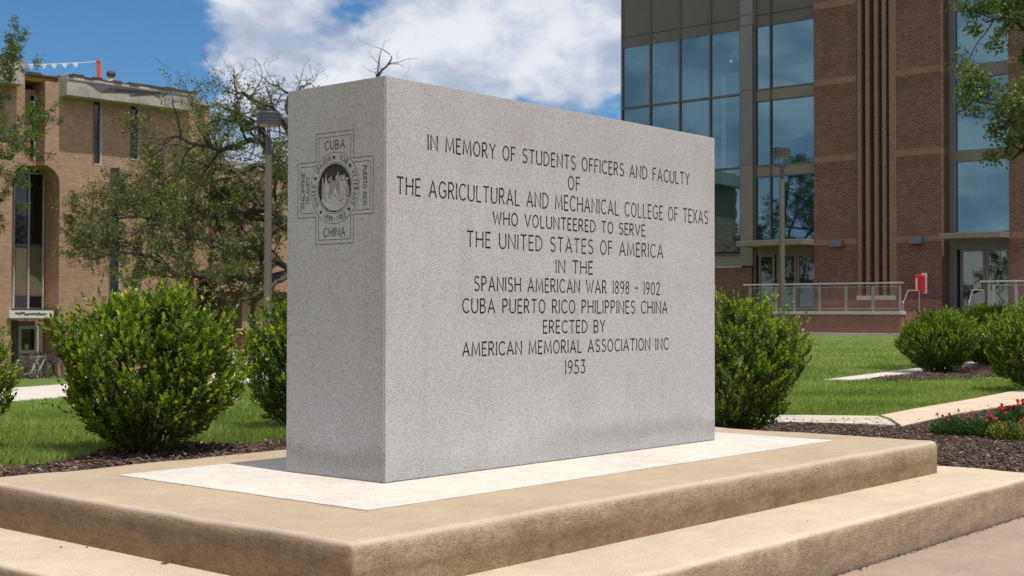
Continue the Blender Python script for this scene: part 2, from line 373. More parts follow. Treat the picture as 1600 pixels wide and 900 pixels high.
def m_lawn():
    m = mat('lawn_grass', rough=.85, spec=.2); g = G(m)
    a = g.noise(.5, 4, .6); b = g.noise(14, 4, .7, g.map(scale=(1, 1, 1))); f = g.noise(70, 3, .7, g.map(scale=(1, 1, 1)))
    c = g.ramp(a, [(.3, (.095, .15, .028)), (.55, (.145, .205, .04)), (.75, (.21, .25, .08))])
    c = g.mix(.7, c, g.ramp(b, [(.3, (.68, .72, .6)), (.7, (1.3, 1.25, 1.2))]), 'MULTIPLY')
    c = g.mix(.8, c, g.ramp(f, [(.35, (.5, .55, .45)), (.65, (1.35, 1.3, 1.3))]), 'MULTIPLY')
    g.color(c); g.bump(f, .8, .04); return m
LAWN = m_lawn()

# ------------------------------------------------------------------ terrain
def sst(t): t = max(0., min(1., t)); return t*t*(3-2*t)
def softp(t): return math.log1p(math.exp(t*1.3))/1.3 if t < 15 else t
def zt(x, y):
    s = y - .4*x
    z = -.025 - .15*sst((x-2.2)/1.2)*(1-.55*sst((x-14)/22))
    z -= .055*softp(s-3.6) if s < 60 else .055*56.4
    return z
def zterr(x, y):
    return -.62 if (y < -1.31 or (y < 1.27 and x < 3.48)) else zt(x, y)
def gp(px, py, lift=0.):
    """the point of the ground seen along a picture ray"""
    d = ray(px, py); t = 1.
    for i in range(4000):
        p = CAM + d*t
        if p.z < zt(p.x, p.y)+lift: break
        t *= 1.004
    lo, hi = t/1.004, t
    for i in range(20):
        mid = (lo+hi)/2; p = CAM + d*mid
        if p.z < zt(p.x, p.y)+lift: hi = mid
        else: lo = mid
    return CAM + d*hi
def axis_coords(fine0, fine1, step, far):
    c = list(np.arange(fine0, fine1+1e-6, step)); s = step; v = fine1
    while v < far: s *= 1.12; v += s; c.append(v)
    s = step; v = fine0; pre = []
    while v > -far: s *= 1.12; v -= s; pre.append(v)
    return np.array(pre[::-1] + c)
xs = axis_coords(-2, 16, .2, 900); ys = axis_coords(-2, 14, .2, 900)
xs = np.sort(np.append(xs, [3.46, 3.50])); ys = np.sort(np.append(ys, [1.25, 1.29, -1.32, -1.30]))
V = np.array([(x, y, zterr(x, y)) for y in ys for x in xs]); nx, ny = len(xs), len(ys)
ii = (np.arange(ny-1)[:, None]*nx + np.arange(nx-1)[None, :]).ravel()
tag(np_obj('lawn', V, np.stack([ii, ii+1, ii+nx+1, ii+nx], 1), LAWN, smooth=False), kind='structure')

def inpoly(x, y, poly):
    c = False; j = len(poly)-1
    for i in range(len(poly)):
        if (poly[i][1] > y) != (poly[j][1] > y) and x < (poly[j][0]-poly[i][0])*(y-poly[i][1])/(poly[j][1]-poly[i][1]) + poly[i][0]: c = not c
        j = i
    return c
def sheet(name, poly, matl, lift, thick=.15, label=None, cuts=.35):
    """a slab laid over the ground: polygon triangulated, cut fine and dropped on the terrain"""
    bm = bmesh.new(); vs = [bm.verts.new((p[0], p[1], 0)) for p in poly]; bm.faces.new(vs)
    x0, x1 = min(p[0] for p in poly), max(p[0] for p in poly); y0, y1 = min(p[1] for p in poly), max(p[1] for p in poly)
    nx_ = min(60, int((x1-x0)/cuts)); ny_ = min(60, int((y1-y0)/cuts))
    for i in range(1, nx_):
        bmesh.ops.bisect_plane(bm, geom=bm.verts[:]+bm.edges[:]+bm.faces[:], plane_co=(x0+(x1-x0)*i/nx_, 0, 0), plane_no=(1, 0, 0))
    for i in range(1, ny_):
        bmesh.ops.bisect_plane(bm, geom=bm.verts[:]+bm.edges[:]+bm.faces[:], plane_co=(0, y0+(y1-y0)*i/ny_, 0), plane_no=(0, 1, 0))
    for f in bm.faces:
        if f.normal.z < 0: f.normal_flip()
    for v in bm.verts: v.co.z = zt(v.co.x, v.co.y) + lift
    r = bmesh.ops.extrude_face_region(bm, geom=bm.faces[:])
    lo = [v for v in r['geom'] if isinstance(v, bmesh.types.BMVert)]
    for v in lo: v.co.z -= thick
    bmesh.ops.recalc_face_normals(bm, faces=bm.faces[:])
    return tag(obj(name, bm, matl), kind='structure')
def P2(*pts): return [tuple(gp(px, py)[:2]) for px, py in pts]

# ------------------------------------------------------------------ monument
W_, D_, H_ = 2.41, .591, 1.60
def ell(cx, cy, rx, ry, a0, a1, n=None):
    n = n or max(4, int(abs(a1-a0)/28)); return [(cx+rx*math.cos(math.radians(a0+(a1-a0)*i/n)), cy+ry*math.sin(math.radians(a0+(a1-a0)*i/n))) for i in range(n+1)]
GL = {
 'A': (.60, [[(0, 0), (.30, 1), (.60, 0)], [(.11, .32), (.49, .32)]]),
 'B': (.46, [[(0, 0), (0, 1), (.2, 1)]+ell(.22, .76, .19, .24, 90, -90)+[(.02, .52)], [(.05, .52)]+ell(.23, .26, .22, .26, 90, -90)+[(0, 0)]]),
 'C': (.56, [ell(.33, .5, .33, .5, 48, 312, 12)]),
 'D': (.55, [[(0, 0), (0, 1)]+ell(.13, .5, .42, .5, 90, -90, 9)+[(0, 0)]]),
 'E': (.38, [[(.38, 1), (0, 1), (0, 0), (.38, 0)], [(0, .52), (.32, .52)]]),
 'F': (.38, [[(.38, 1), (0, 1), (0, 0)], [(0, .52), (.32, .52)]]),
 'G': (.60, [ell(.33, .5, .33, .5, 48, 325, 12)+[(.60, .44), (.40, .44)]]),
 'H': (.55, [[(0, 0), (0, 1)], [(.55, 0), (.55, 1)], [(0, .52), (.55, .52)]]),
 'I': (.0, [[(0, 0), (0, 1)]]),
 'J': (.3, [[(.3, 1), (.3, .2)]+ell(.15, .2, .15, .2, 0, -170)]),
 'K': (.5, [[(0, 0), (0, 1)], [(.46, 1), (0, .45)], [(.12, .58), (.5, 0)]]),
 'L': (.38, [[(0, 1), (0, 0), (.38, 0)]]),
 'M': (.72, [[(0, 0), (.07, 1), (.36, .12), (.65, 1), (.72, 0)]]),
 'N': (.56, [[(0, 0), (0, 1), (.56, 0), (.56, 1)]]),
 'O': (.60, [ell(.30, .5, .30, .5, 0, 360, 14)]),
 'P': (.42, [[(0, 0), (0, 1), (.2, 1)]+ell(.2, .74, .22, .26, 90, -90)+[(0, .48)]]),
 'R': (.46, [[(0, 0), (0, 1), (.2, 1)]+ell(.2, .74, .22, .26, 90, -90)+[(0, .48)], [(.2, .48), (.46, 0)]]),
 'S': (.46, [ell(.24, .76, .20, .24, 35, 270, 8)+ell(.24, .26, .22, .26, 90, -145, 8)[1:]]),
 'T': (.50, [[(0, 1), (.50, 1)], [(.25, 1), (.25, 0)]]),
 'U': (.54, [[(0, 1), (0, .28)]+ell(.27, .28, .27, .28, 180, 360, 8)+[(.54, 1)]]),
 'V': (.56, [[(0, 1), (.28, 0), (.56, 1)]]),
 'W': (.80, [[(0, 1), (.2, 0), (.4, .85), (.6, 0), (.8, 1)]]),
 'X': (.50, [[(0, 0), (.50, 1)], [(0, 1), (.50, 0)]]),
 'Y': (.52, [[(0, 1), (.26, .5), (.52, 1)], [(.26, .5), (.26, 0)]]),
 '1': (.06, [[(0, .9), (.06, 1), (.06, 0)]]),
 '8': (.40, [ell(.2, .76, .17, .24, 0, 360, 10), ell(.2, .26, .2, .26, 0, 360, 10)]),
 '9': (.40, [ell(.2, .72, .2, .28, 0, 360, 10), [(.4, .72)]+ell(.02, .6, .38, .6, 0, -75, 6)]),
 '0': (.46, [ell(.23, .5, .23, .5, 0, 360, 12)]),
 '2': (.42, [ell(.2, .74, .2, .26, 160, -30, 7)+[(0, 0), (.42, 0)]]),
 '3': (.40, [[(.02, 1), (.36, 1), (.16, .6)]+ell(.16, .3, .24, .3, 80, -140, 8)]),
 '5': (.40, [[(.36, 1), (.08, 1), (.04, .56)]+ell(.16, .3, .24, .3, 110, -140, 8)]),
 '-': (.32, [[(0, .5), (.32, .5)]]),
}
def ribbon(pts, hw):
    """outline of a stroke: list of (left,right) pairs; closed strokes return closed=True"""
    closed = len(pts) > 3 and abs(pts[0][0]-pts[-1][0]) < 1e-6 and abs(pts[0][1]-pts[-1][1]) < 1e-6
    if not closed and hw > .003:                      # flared stroke ends, slimmer middles
        q = []
        for a, b in zip(pts, pts[1:]):
            q.append(a)
            if len(pts) <= 3: q += [(a[0]+(b[0]-a[0])*.3, a[1]+(b[1]-a[1])*.3), (a[0]+(b[0]-a[0])*.7, a[1]+(b[1]-a[1])*.7)]
        pts = q+[pts[-1]]
    if closed: pts = pts[:-1]
    n = len(pts); Ls, Rs = [], []
    for i in range(n):
        a = pts[(i-1) % n] if (closed or i > 0) else None; b = pts[(i+1) % n] if (closed or i < n-1) else None
        p = pts[i]
        def dr(u, v): l = math.hypot(v[0]-u[0], v[1]-u[1]) or 1e-9; return ((v[0]-u[0])/l, (v[1]-u[1])/l)
        d0 = dr(a, p) if a else dr(p, b); d1 = dr(p, b) if b else d0
        n0 = (-d0[1], d0[0]); n1 = (-d1[1], d1[0]); mx, my = n0[0]+n1[0], n0[1]+n1[1]; l = math.hypot(mx, my) or 1e-9
        mx, my = mx/l, my/l; k = hw/max(.45, mx*n0[0]+my*n0[1])*(1.0 if hw < .003 else (1.3 if (not closed and i in (0, n-1)) else .95))
        e = 0
        if not closed and i == 0: e = -hw*.35
        if not closed and i == n-1: e = hw*.35
        q = (p[0]+d0[0]*e, p[1]+d0[1]*e)
        Ls.append((q[0]+mx*k, q[1]+my*k)); Rs.append((q[0]-mx*k, q[1]-my*k))
    return Ls, Rs, closed
def add_ribbon(bm, stroke, hw, place, d0, d1, mi=0):
    """a closed solid strip between depths d0 (outside) and d1 (inside)"""
    Ls, Rs, closed = ribbon(stroke, hw); n = len(Ls)
    a = [[bm.verts.new(place(q, d)) for q in X] for X, d in ((Ls, d0), (Rs, d0), (Ls, d1), (Rs, d1))]
    fs = []
    for i in range(n if closed else n-1):
        j = (i+1) % n
        fs += [bm.faces.new((a[0][i], a[0][j], a[1][j], a[1][i])), bm.faces.new((a[2][i], a[3][i], a[3][j], a[2][j])),
               bm.faces.new((a[0][i], a[2][i], a[2][j], a[0][j])), bm.faces.new((a[1][i], a[1][j], a[3][j], a[3][i]))]
    if not closed:
        fs += [bm.faces.new((a[0][0], a[1][0], a[3][0], a[2][0])), bm.faces.new((a[0][-1], a[2][-1], a[3][-1], a[1][-1]))]
    for f in fs: f.material_index = mi
front = lambda q, d: (q[0], d, q[1])           # depth d along +Y from the face y=0
side = lambda q, d: (d, q[0], q[1])            # depth d along +X from the face x=0
LINES = [("IN MEMORY OF STUDENTS OFFICERS AND FACULTY", .241, 2.163, 1.331, .060), ("OF", 1.158, 1.244, 1.237, .059),
 ("THE AGRICULTURAL AND MECHANICAL COLLEGE OF TEXAS", .067, 2.338, 1.140, .066), ("WHO VOLUNTEERED TO SERVE", .64, 1.765, 1.050, .053),
 ("THE UNITED STATES OF AMERICA", .476, 1.922, .948, .064), ("IN THE", 1.07, 1.342, .853, .057),
 ("SPANISH AMERICAN WAR 1898 - 1902", .522, 1.894, .764, .059), ("CUBA PUERTO RICO PHILIPPINES CHINA", .45, 1.961, .671, .058),
 ("ERECTED BY", .98, 1.438, .581, .055), ("AMERICAN MEMORIAL ASSOCIATION INC", .451, 1.969, .490, .056), ("1953", 1.136, 1.284, .394, .059)]
cut = bmesh.new(); letters = []
def lay(text, x0, x1, z, h, gap=.25, space=.78):
    w = 0
    for i, ch in enumerate(text):
        w += space if ch == ' ' else GL[ch][0] + (gap if i < len(text)-1 and text[i+1] != ' ' else 0)
        if ch != ' ' and i < len(text)-1 and text[i+1] == ' ': pass
    w = 0; pos = []
    for i, ch in enumerate(text):
        if ch == ' ': w += space; continue
        pos.append((ch, w)); w += GL[ch][0]
        if i < len(text)-1 and text[i+1] != ' ': w += gap
    kx = (x1-x0)/w
    for ch, p in pos:
        yield ch, [[(x0+(p+u)*kx, z+v*h) for u, v in st] for st in GL[ch][1]]
DEPTH = .0042
for text, x0, x1, z, h in LINES:
    for ch, sts in lay(text, x0, x1, z, h):
        hw = .0036
        for st in sts: add_ribbon(cut, st, hw, front, -.003, DEPTH, 1)
        letters.append((ch, sts, hw))
# emblem on the end face: (y,z), y grows to the left as seen
EC = (.2935, 1.1755)
def er(q): return (EC[0]-q[0], EC[1]+q[1])      # emblem coordinates: right and up as seen, metres
def poly_er(pts): return [er(p) for p in pts]
def cross(h, a): return [(-a, h), (a, h), (a, a), (h, a), (h, -a), (a, -a), (a, -h), (-a, -h), (-a, -a), (-h, -a), (-h, a), (-a, a), (-a, h)]
emb = [(cross(.227, .1135), .0014)]
hi_, ai = .2095, .0965; yy = math.sqrt(.147**2-ai**2)
for k in range(4):
    c_, s_ = [(1, 0), (0, 1), (-1, 0), (0, -1)][k]
    emb.append(([(x*c_-y*s_, x*s_+y*c_) for x, y in [(-ai, yy), (-ai, hi_), (ai, hi_), (ai, yy)]], .0012))
emb.append((ell(0, 0, .1455, .1455, 0, 360, 48), .0013)); emb.append((ell(0, 0, .1045, .1045, 0, 360, 44), .0013))
eletters = []
def elay(text, cx, cy, w, h, ang, hw=.0026):
    for ch, sts in lay(text, -w/2, w/2, -h/2, h):
        c_, s_ = math.cos(math.radians(ang)), math.sin(math.radians(ang))
        eletters.append((ch, [poly_er([(cx+u*c_-v*s_, cy+u*s_+v*c_) for u, v in st]) for st in sts], hw))
elay("CUBA", 0, .176, .118, .034, 0); elay("CHINA", 0, -.179, .127, .034, 0)
elay("PUERTO RICO", .179, .000, .156, .020, -90, .0019); elay("PHILIPPINE", -.193, 0, .145, .018, 90, .0019); elay("ISLANDS", -.165, 0, .105, .020, 90, .0019)
stars = []
def ring(text, a_mid, span, r=.1255, h=.022):
    n = len(text); inner = r-h/2
    ws = [GL[c][0]*.62+.2 for c in text]; tot = sum(ws); acc = 0
    for c, w in zip(text, ws):
        a = a_mid + (span/2 - span*(acc+w/2)/tot); acc += w
        gw = GL[c][0]; sc = h
        ar = math.radians(a); tx, ty = math.sin(ar), -math.cos(ar); rx, ry = math.cos(ar), math.sin(ar)
        out_ = []
        for st in GL[c][1]:
            out_.append(poly_er([(rx*(inner+v*sc)+tx*(u-gw/2)*sc*.78, ry*(inner+v*sc)+ty*(u-gw/2)*sc*.78) for u, v in st]))
        eletters.append((c, out_, .0019))
ring("UNITED", 193, 46); ring("SPANISH", 125, 50); ring("WAR", 64, 26); ring("VETERANS", -2, 68)
# the date reads left to right along the bottom
txt = "1898-1902"
for i, c in enumerate(txt):
    a = math.radians(-90 + (i-(len(txt)-1)/2)*7.2); gw = GL[c][0]; sc = .021
    rx, ry = math.cos(a), math.sin(a); tx, ty = -ry, rx
    eletters.append((c, [poly_er([(rx*(.136-v*sc)+tx*(u-gw/2)*sc*.8, ry*(.136-v*sc)+ty*(u-gw/2)*sc*.8) for u, v in st]) for st in GL[c][1]], .0019))
for a in (159, 92, 43, -46, -131):
    cx, cy = .125*math.cos(math.radians(a)), .125*math.sin(math.radians(a))
    stars.append(poly_er([(cx + (.0125 if k % 2 == 0 else .0052)*math.sin(k*math.pi/5), cy + (.0125 if k % 2 == 0 else .0052)*math.cos(k*math.pi/5)) for k in range(10)]))
for st, hw in emb: add_ribbon(cut, poly_er(st), hw, side, -.003, .0030, 2)
for ch, sts, hw in eletters:
    for st in sts: add_ribbon(cut, st, hw, side, -.003, .0034, 2)
for st in stars: add_prism(cut, st, 'x', -.003, .0034, 1)
disc = poly_er(ell(0, 0, .099, .099, 0, 360, 40)[:-1]); add_prism(cut, disc, 'x', -.003, .007, 1)
bmesh.ops.recalc_face_normals(cut, faces=cut.faces[:])
cutme = bpy.data.meshes.new('cut'); cut.to_mesh(cutme); cut.free(); cutme.materials.append(GRANITE); cutme.materials.append(LETTER); cutme.materials.append(LETTER2)
cuto = bpy.data.objects.new('cut', cutme); link(cuto)
mon = empty('memorial_stone', (0, 0, 0), 0, 'huge rectangular grey granite memorial block carved with lines of capitals', 'monument')
bm = bmesh.new(); add_box(bm, 0, W_, 0, D_, 0.004, H_); bmesh.ops.bevel(bm, geom=bm.edges[:], offset=.005, segments=2, affect='EDGES')
body = obj('stone_block', bm, [GRANITE, LETTER, LETTER2], mon)
md = body.modifiers.new('carve', 'BOOLEAN'); md.operation = 'DIFFERENCE'; md.object = cuto; md.solver = 'EXACT'; md.use_self = True
dg = bpy.context.evaluated_depsgraph_get(); nm = bpy.data.meshes.new_from_object(body.evaluated_get(dg))
body.modifiers.clear(); body.data = nm
print('carved verts', len(nm.vertices), 'mats', [m.name for m in nm.materials])
bpy.data.objects.remove(cuto)
for p in nm.polygons: p.use_smooth = False
for k, (ch, sts, hw) in enumerate(letters+eletters):
    bm = bmesh.new(); fr = k < len(letters); dp = (DEPTH if fr else .0034)
    for j, st in enumerate(sts): add_ribbon(bm, st, hw*.93, front if fr else side, dp-.0007+.00012*j, dp+.0004+.00012*j)
    bmesh.ops.recalc_face_normals(bm, faces=bm.faces[:])
    obj('carved_letter' if fr else 'emblem_letter', bm, LETTER if fr else LETTER2, mon)
# relief inside the roundel: fort, two figures, masts, foreground
def relief(name, polys, d0, m=GRANITE):
    bm = bmesh.new()
    for pl in polys: add_prism(bm, poly_er(pl), 'x', d0, .0068)
    bmesh.ops.recalc_face_normals(bm, faces=bm.faces[:]); return obj(name, bm, m, mon)
relief('fort_relief', [[(-.080, -.05), (.082, -.05), (.082, .005), (.05, .012), (.03, .035), (-.035, .030), (-.08, .022)], [(.004, .030), (.022, .034), (.019, .066), (.012, .052), (.004, .046)],
                       [(-.078, .020), (-.073, .020), (-.073, .045), (-.078, .045)], [(-.062, .02), (-.050, .02), (-.056, .058)], [(-.045, .02), (-.032, .025), (-.038, .045)], [(-.03, .03), (-.018, .03), (-.024, .052)]], .0022)
relief('ground_relief', [[(-.083, -.045), (-.05, -.052), (-.01, -.03), (.03, -.055), (.07, -.045), (.074, -.058), (.055, -.078), (.02, -.093), (-.03, -.090), (-.065, -.07)]], .0012)
def fig(cx, b, s): return [[(cx-.012*s, b), (cx-.004*s, b), (cx, b+.04*s), (cx+.004*s, b), (cx+.012*s, b), (cx+.013*s, b+.045*s), (cx+.02*s, b+.06*s), (cx+.014*s, b+.085*s), (cx-.014*s, b+.085*s), (cx-.019*s, b+.06*s), (cx-.012*s, b+.045*s)],
                           [(cx-.008*s, b+.088*s), (cx+.008*s, b+.088*s), (cx+.009*s, b+.104*s), (cx, b+.112*s), (cx-.009*s, b+.104*s)]]
relief('soldier_relief', fig(-.052, -.045, .68), .0006); relief('sailor_relief', fig(.052, -.05, .92), .0006)
relief('pyramid_relief', [[(-.03, -.048), (0, .0), (.03, -.048), (.018, -.05), (0, -.022), (-.018, -.05)]], .0010)
relief('palm_relief', [[(.070, .004), (.074, .004), (.074, .03), (.084, .034), (.072, .04), (.060, .034), (.07, .03)], [(.028, .03), (.036, .03), (.040, .052), (.03, .048)]], .0014)
bm = bmesh.new()
for i in range(17):
    z = -.04+i*.0042*1.05
    hwid = min(.08, math.sqrt(max(0, .097**2-z*z)))
    for a, b in ((-hwid+.002, -.066), (-.036, .03), (.066, hwid-.002)):
        if b > a: add_prism(bm, poly_er([(a, z), (b, z), (b, z+.0012), (a, z+.0012)]), 'x', .0019, .0024)
bmesh.ops.recalc_face_normals(bm, faces=bm.faces[:]); obj('hatching', bm, LETTER, mon)

# ------------------------------------------------------------------ plinth
plinth = empty('stepped_plinth', (0, 0, 0), 0, 'two-step tan concrete plinth with a white pad under the memorial', 'plinth')
def step(name, x0, x1, y0, y1, z0, z1, matl, bev):
    bm = bmesh.new(); add_box(bm, x0, x1, y0, y1, z0, z1)
    ed = [e for e in bm.edges if all(abs(v.co.z-z1) < 1e-6 for v in e.verts) or (abs(e.verts[0].co.z-e.verts[1].co.z) > .01)]
    bmesh.ops.bevel(bm, geom=ed, offset=bev, segments=5, affect='EDGES', profile=.5)
    for i in range(1, 60):
        t = x0+(x1-x0)*i/60; bmesh.ops.bisect_plane(bm, geom=bm.verts[:]+bm.edges[:]+bm.faces[:], plane_co=(t, 0, 0), plane_no=(1, 0, 0))
    for i in range(1, 36):
        t = y0+(y1-y0)*i/36; bmesh.ops.bisect_plane(bm, geom=bm.verts[:]+bm.edges[:]+bm.faces[:], plane_co=(0, t, 0), plane_no=(0, 1, 0))
    for v in bm.verts:                                    # slightly wavy hand-floated edges
        if v.co.z > z1-bev*1.2:
            inner = x0+bev*1.4 < v.co.x < x1-bev*1.4 and y0+bev*1.4 < v.co.y < y1-bev*1.4
            if not inner:
                n = noise.noise(Vector((v.co.x*3.1, v.co.y*3.1, 1.7)))*.5 + noise.noise(Vector((v.co.x*11, v.co.y*11, 4.7)))*.25
                v.co.z += n*.012; v.co.x += n*.009; v.co.y -= n*.009
    return obj(name, bm, matl, plinth, smooth=True)
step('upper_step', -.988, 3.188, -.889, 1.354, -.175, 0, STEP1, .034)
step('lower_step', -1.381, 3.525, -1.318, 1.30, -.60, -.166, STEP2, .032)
bm = bmesh.new(); pad = [(-.525, -.4705), (2.822, -.4705), (2.822, 1.02), (-.525, 1.02)]
pp = []
for (a, b) in zip(pad, pad[1:]+pad[:1]):
    for k in range(40):
        t = k/40; x = a[0]+(b[0]-a[0])*t; y = a[1]+(b[1]-a[1])*t; n = noise.noise(Vector((x*7, y*7, 3)))*.006
        pp.append((x+n, y+n))
add_prism(bm, pp, 'z', -.002, .004); obj('white_pad', bm, PAD, plinth)
# front walk
bm = bmesh.new(); add_box(bm, -9, 9, -9, -1.322, -.55, -.356); tag(obj('walk', bm, WALK), kind='structure')
bm = bmesh.new(); add_box(bm, -9, -1.385, -1.318, 1.30, -.55, -.357); tag(obj('walk', bm, WALK), kind='structure')

# ------------------------------------------------------------------ paths and beds
pathA = P2((1120, 653), (1250, 652.5), (1371, 654), (1388, 660), (1400, 668.5), (1300, 665), (1120, 661))
sheet('path', pathA, PATHG, .022)
pathB = P2((1375, 653.5), (1440, 641), (1520, 627), (1600, 611), (1720, 592), (1720, 612), (1600, 634), (1500, 650), (1474, 656), (1408, 671), (1404, 667), (1392, 659))
sheet('path', pathB, PATHT, .026)
pathC = P2((1283, 596), (1345, 588), (1445, 575.5), (1530, 566), (1640, 557), (1640, 565), (1530, 575), (1450, 585), (1365, 593), (1330, 596))
sheet('path', pathC, PATHL, .02)
walkL = P2((-150, 618), (8, 608), (85, 602.5), (365, 583), (620, 568), (620, 576), (388, 598.5), (90, 623), (8, 630), (-150, 643))
sheet('sidewalk', walkL, PATHL, .02, cuts=.8)
def bed(name, poly, lift=.012, amp=.012, step_=.05):
    x0, x1 = min(p[0] for p in poly), max(p[0] for p in poly); y0, y1 = min(p[1] for p in poly), max(p[1] for p in poly)
    nx_, ny_ = int((x1-x0)/step_)+2, int((y1-y0)/step_)+2
    vs = []; idx = {}; fs = []
    def vid(i, j):
        if (i, j) not in idx:
            x, y = x0+i*step_, y0+j*step_; idx[(i, j)] = len(vs)
            vs.append((x, y, zt(x, y)+lift+amp*noise.noise(Vector((x*6, y*6, 0)))))
        return idx[(i, j)]
    for i in range(nx_):
        for j in range(ny_):
            if inpoly(x0+(i+.5)*step_, y0+(j+.5)*step_, poly): fs.append((vid(i, j), vid(i+1, j), vid(i+1, j+1), vid(i, j+1)))
    return tag(np_obj(name, vs, fs, MULCH, smooth=True), kind='structure')
bl = [(-1.8, 1.30), (4.2, 1.30)]
edgeL = P2((1116, 655), (800, 670), (520, 684), (450, 690), (400, 695), (345, 698), (300, 695), (230, 692), (175, 702), (130, 719), (70, 730), (0, 735.5), (-120, 745))
bedL = bl + edgeL
bedR = [(3.5, -1.31), (9.5, -1.31), (9.5, -.4)] + [(p[0], p[1]) for p in P2((1720, 606), (1600, 628), (1500, 644), (1474, 650), (1410, 664), (1392, 662), (1374, 656), (1300, 659), (1120, 657))] + [(3.6, 1.34), (3.5, 1.34)]
bedI = P2((1358, 594), (1400, 589), (1450, 583), (1530, 573), (1650, 562), (1650, 578), (1600, 586), (1530, 591), (1470, 594), (1410, 596))
beds = [bedL, bedR, bedI]
for b_, lf in zip(beds, (.006, .008, .02)): bed('mulch_bed', b_, lf, .008)
def chips(name, polys, dens, label):
    P = []
    for poly, n in zip(polys, dens):
        x0, x1 = min(p[0] for p in poly), max(p[0] for p in poly); y0, y1 = min(p[1] for p in poly), max(p[1] for p in poly)
        m = 0
        while m < n:
            x, y = rng.uniform(x0, x1), rng.uniform(y0, y1); m += 1
            if inpoly(x, y, poly): P.append((x, y, zt(x, y)+.008+rng.uniform(0, .012)+(.016 if poly is bedI else 0)))
    P = np.array(P); n = len(P)
    l = rng.uniform(.004, .016, n)*rng.choice([1, 1, 1.8], n); w = rng.uniform(.002, .006, n); h = rng.uniform(.001, .004, n)
    a = rng.uniform(0, 6.28, n); t = rng.uniform(-.5, .5, n)
    u = np.stack([np.cos(a)*np.cos(t), np.sin(a)*np.cos(t), np.sin(t)], 1); v = np.stack([-np.sin(a), np.cos(a), rng.uniform(-.4, .4, n)], 1); q = np.cross(u, v)
    cs = np.array([(-1, -1, -1), (1, -.7, -1), (1, .7, -1), (-1, 1, -1), (-1, -1, 1), (1, -.7, 1), (1, .7, 1), (-1, 1, 1)], float)
    vv = P[:, None]+u[:, None]*(cs[:, 0]*l[:, None]*1.)[..., None]+v[:, None]*(cs[:, 1]*w[:, None])[..., None]+q[:, None]*(cs[:, 2]*h[:, None])[..., None]
    F = np.array([(0, 3, 2, 1), (4, 5, 6, 7), (0, 1, 5, 4), (1, 2, 6, 5), (2, 3, 7, 6), (3, 0, 4, 7)])
    ff = (np.arange(n)[:, None, None]*8+F).reshape(-1, 4)
    o = np_obj(name, vv.reshape(-1, 3), ff, CHIP, attr={'rnd': np.repeat(rng.beta(1.1, 2.0, n), 8)})
    return tag(o, label, 'mulch', kind='stuff')
chips('mulch_chips', beds, (26000, 52000, 12000), 'brown shredded wood mulch lying in the planting beds')

# ------------------------------------------------------------------ grass blades
def blades():
    roots = []
    excl = [pathA, pathB, pathC, walkL, bedL, bedR, bedI]
    bbs = [(min(p[0] for p in e), max(p[0] for p in e), min(p[1] for p in e), max(p[1] for p in e)) for e in excl]
    want = 230000; tries = 0
    pxs = rng.uniform(-20, 1620, want*2); u = rng.random(want*2)
    pys = 530 + (748-530)*u**.8
    t0 = 0
    for px, py in zip(pxs, pys):
        if 455 < px < 1112: continue
        if px <= 455 and py < 598: continue
        d = ray(px, py); t = (-.08-CAM.z)/d.z
        for k in range(5):
            p = CAM+d*t; t = (zt(p.x, p.y)-CAM.z)/d.z
            if t < 0 or t > 80: break
        p = CAM+d*t
        if t < 0 or t > 60 or (p.y < 1.38 and p.x < 3.6) or p.y < -1.1: continue
        ok = True
        for e, bb in zip(excl, bbs):
            if bb[0] < p.x < bb[1] and bb[2] < p.y < bb[3] and inpoly(p.x, p.y, e): ok = False; break
        if ok: roots.append((p.x, p.y, zt(p.x, p.y), t))
    R = np.array(roots)[:want]; n = len(R)
    dist = R[:, 3]; h = rng.uniform(.02, .055, n)*(1+.2*np.sin(R[:, 0]*3)*np.sin(R[:, 1]*2.3)); w = .0011*np.clip(dist/5, 1, 6)
    a = rng.uniform(0, 6.28, n); lean = rng.uniform(.15, .8, n); b = rng.uniform(0, 6.28, n)
    base = R[:, :3]-np.array([0, 0, .004]); s = np.stack([np.cos(a), np.sin(a), 0*a], 1)*w[:, None]
    tip = base+np.stack([np.cos(b)*lean*h, np.sin(b)*lean*h, h], 1); mid = base+np.stack([np.cos(b)*lean*h*.3, np.sin(b)*lean*h*.3, h*.6], 1)
    v = np.stack([base-s, base+s, mid+s*.8, tip, mid-s*.8], 1).reshape(-1, 3)
    f = (np.arange(n)[:, None]*5+np.arange(5)).reshape(-1, 5)
    pat = np.array([noise.noise(Vector((x*.9, y*.9, 0))) for x, y in R[:, :2]])
    rn = np.clip(.42+.7*pat+rng.normal(0, .17, n), 0, 1); rn[rng.random(n) < .05] = 1.
    o = np_obj('grass', v, f, GRASSM, attr={'rnd': np.repeat(rn, 5)})
    tag(o, 'mown green grass blades covering the lawn', 'grass', kind='stuff')
blades()

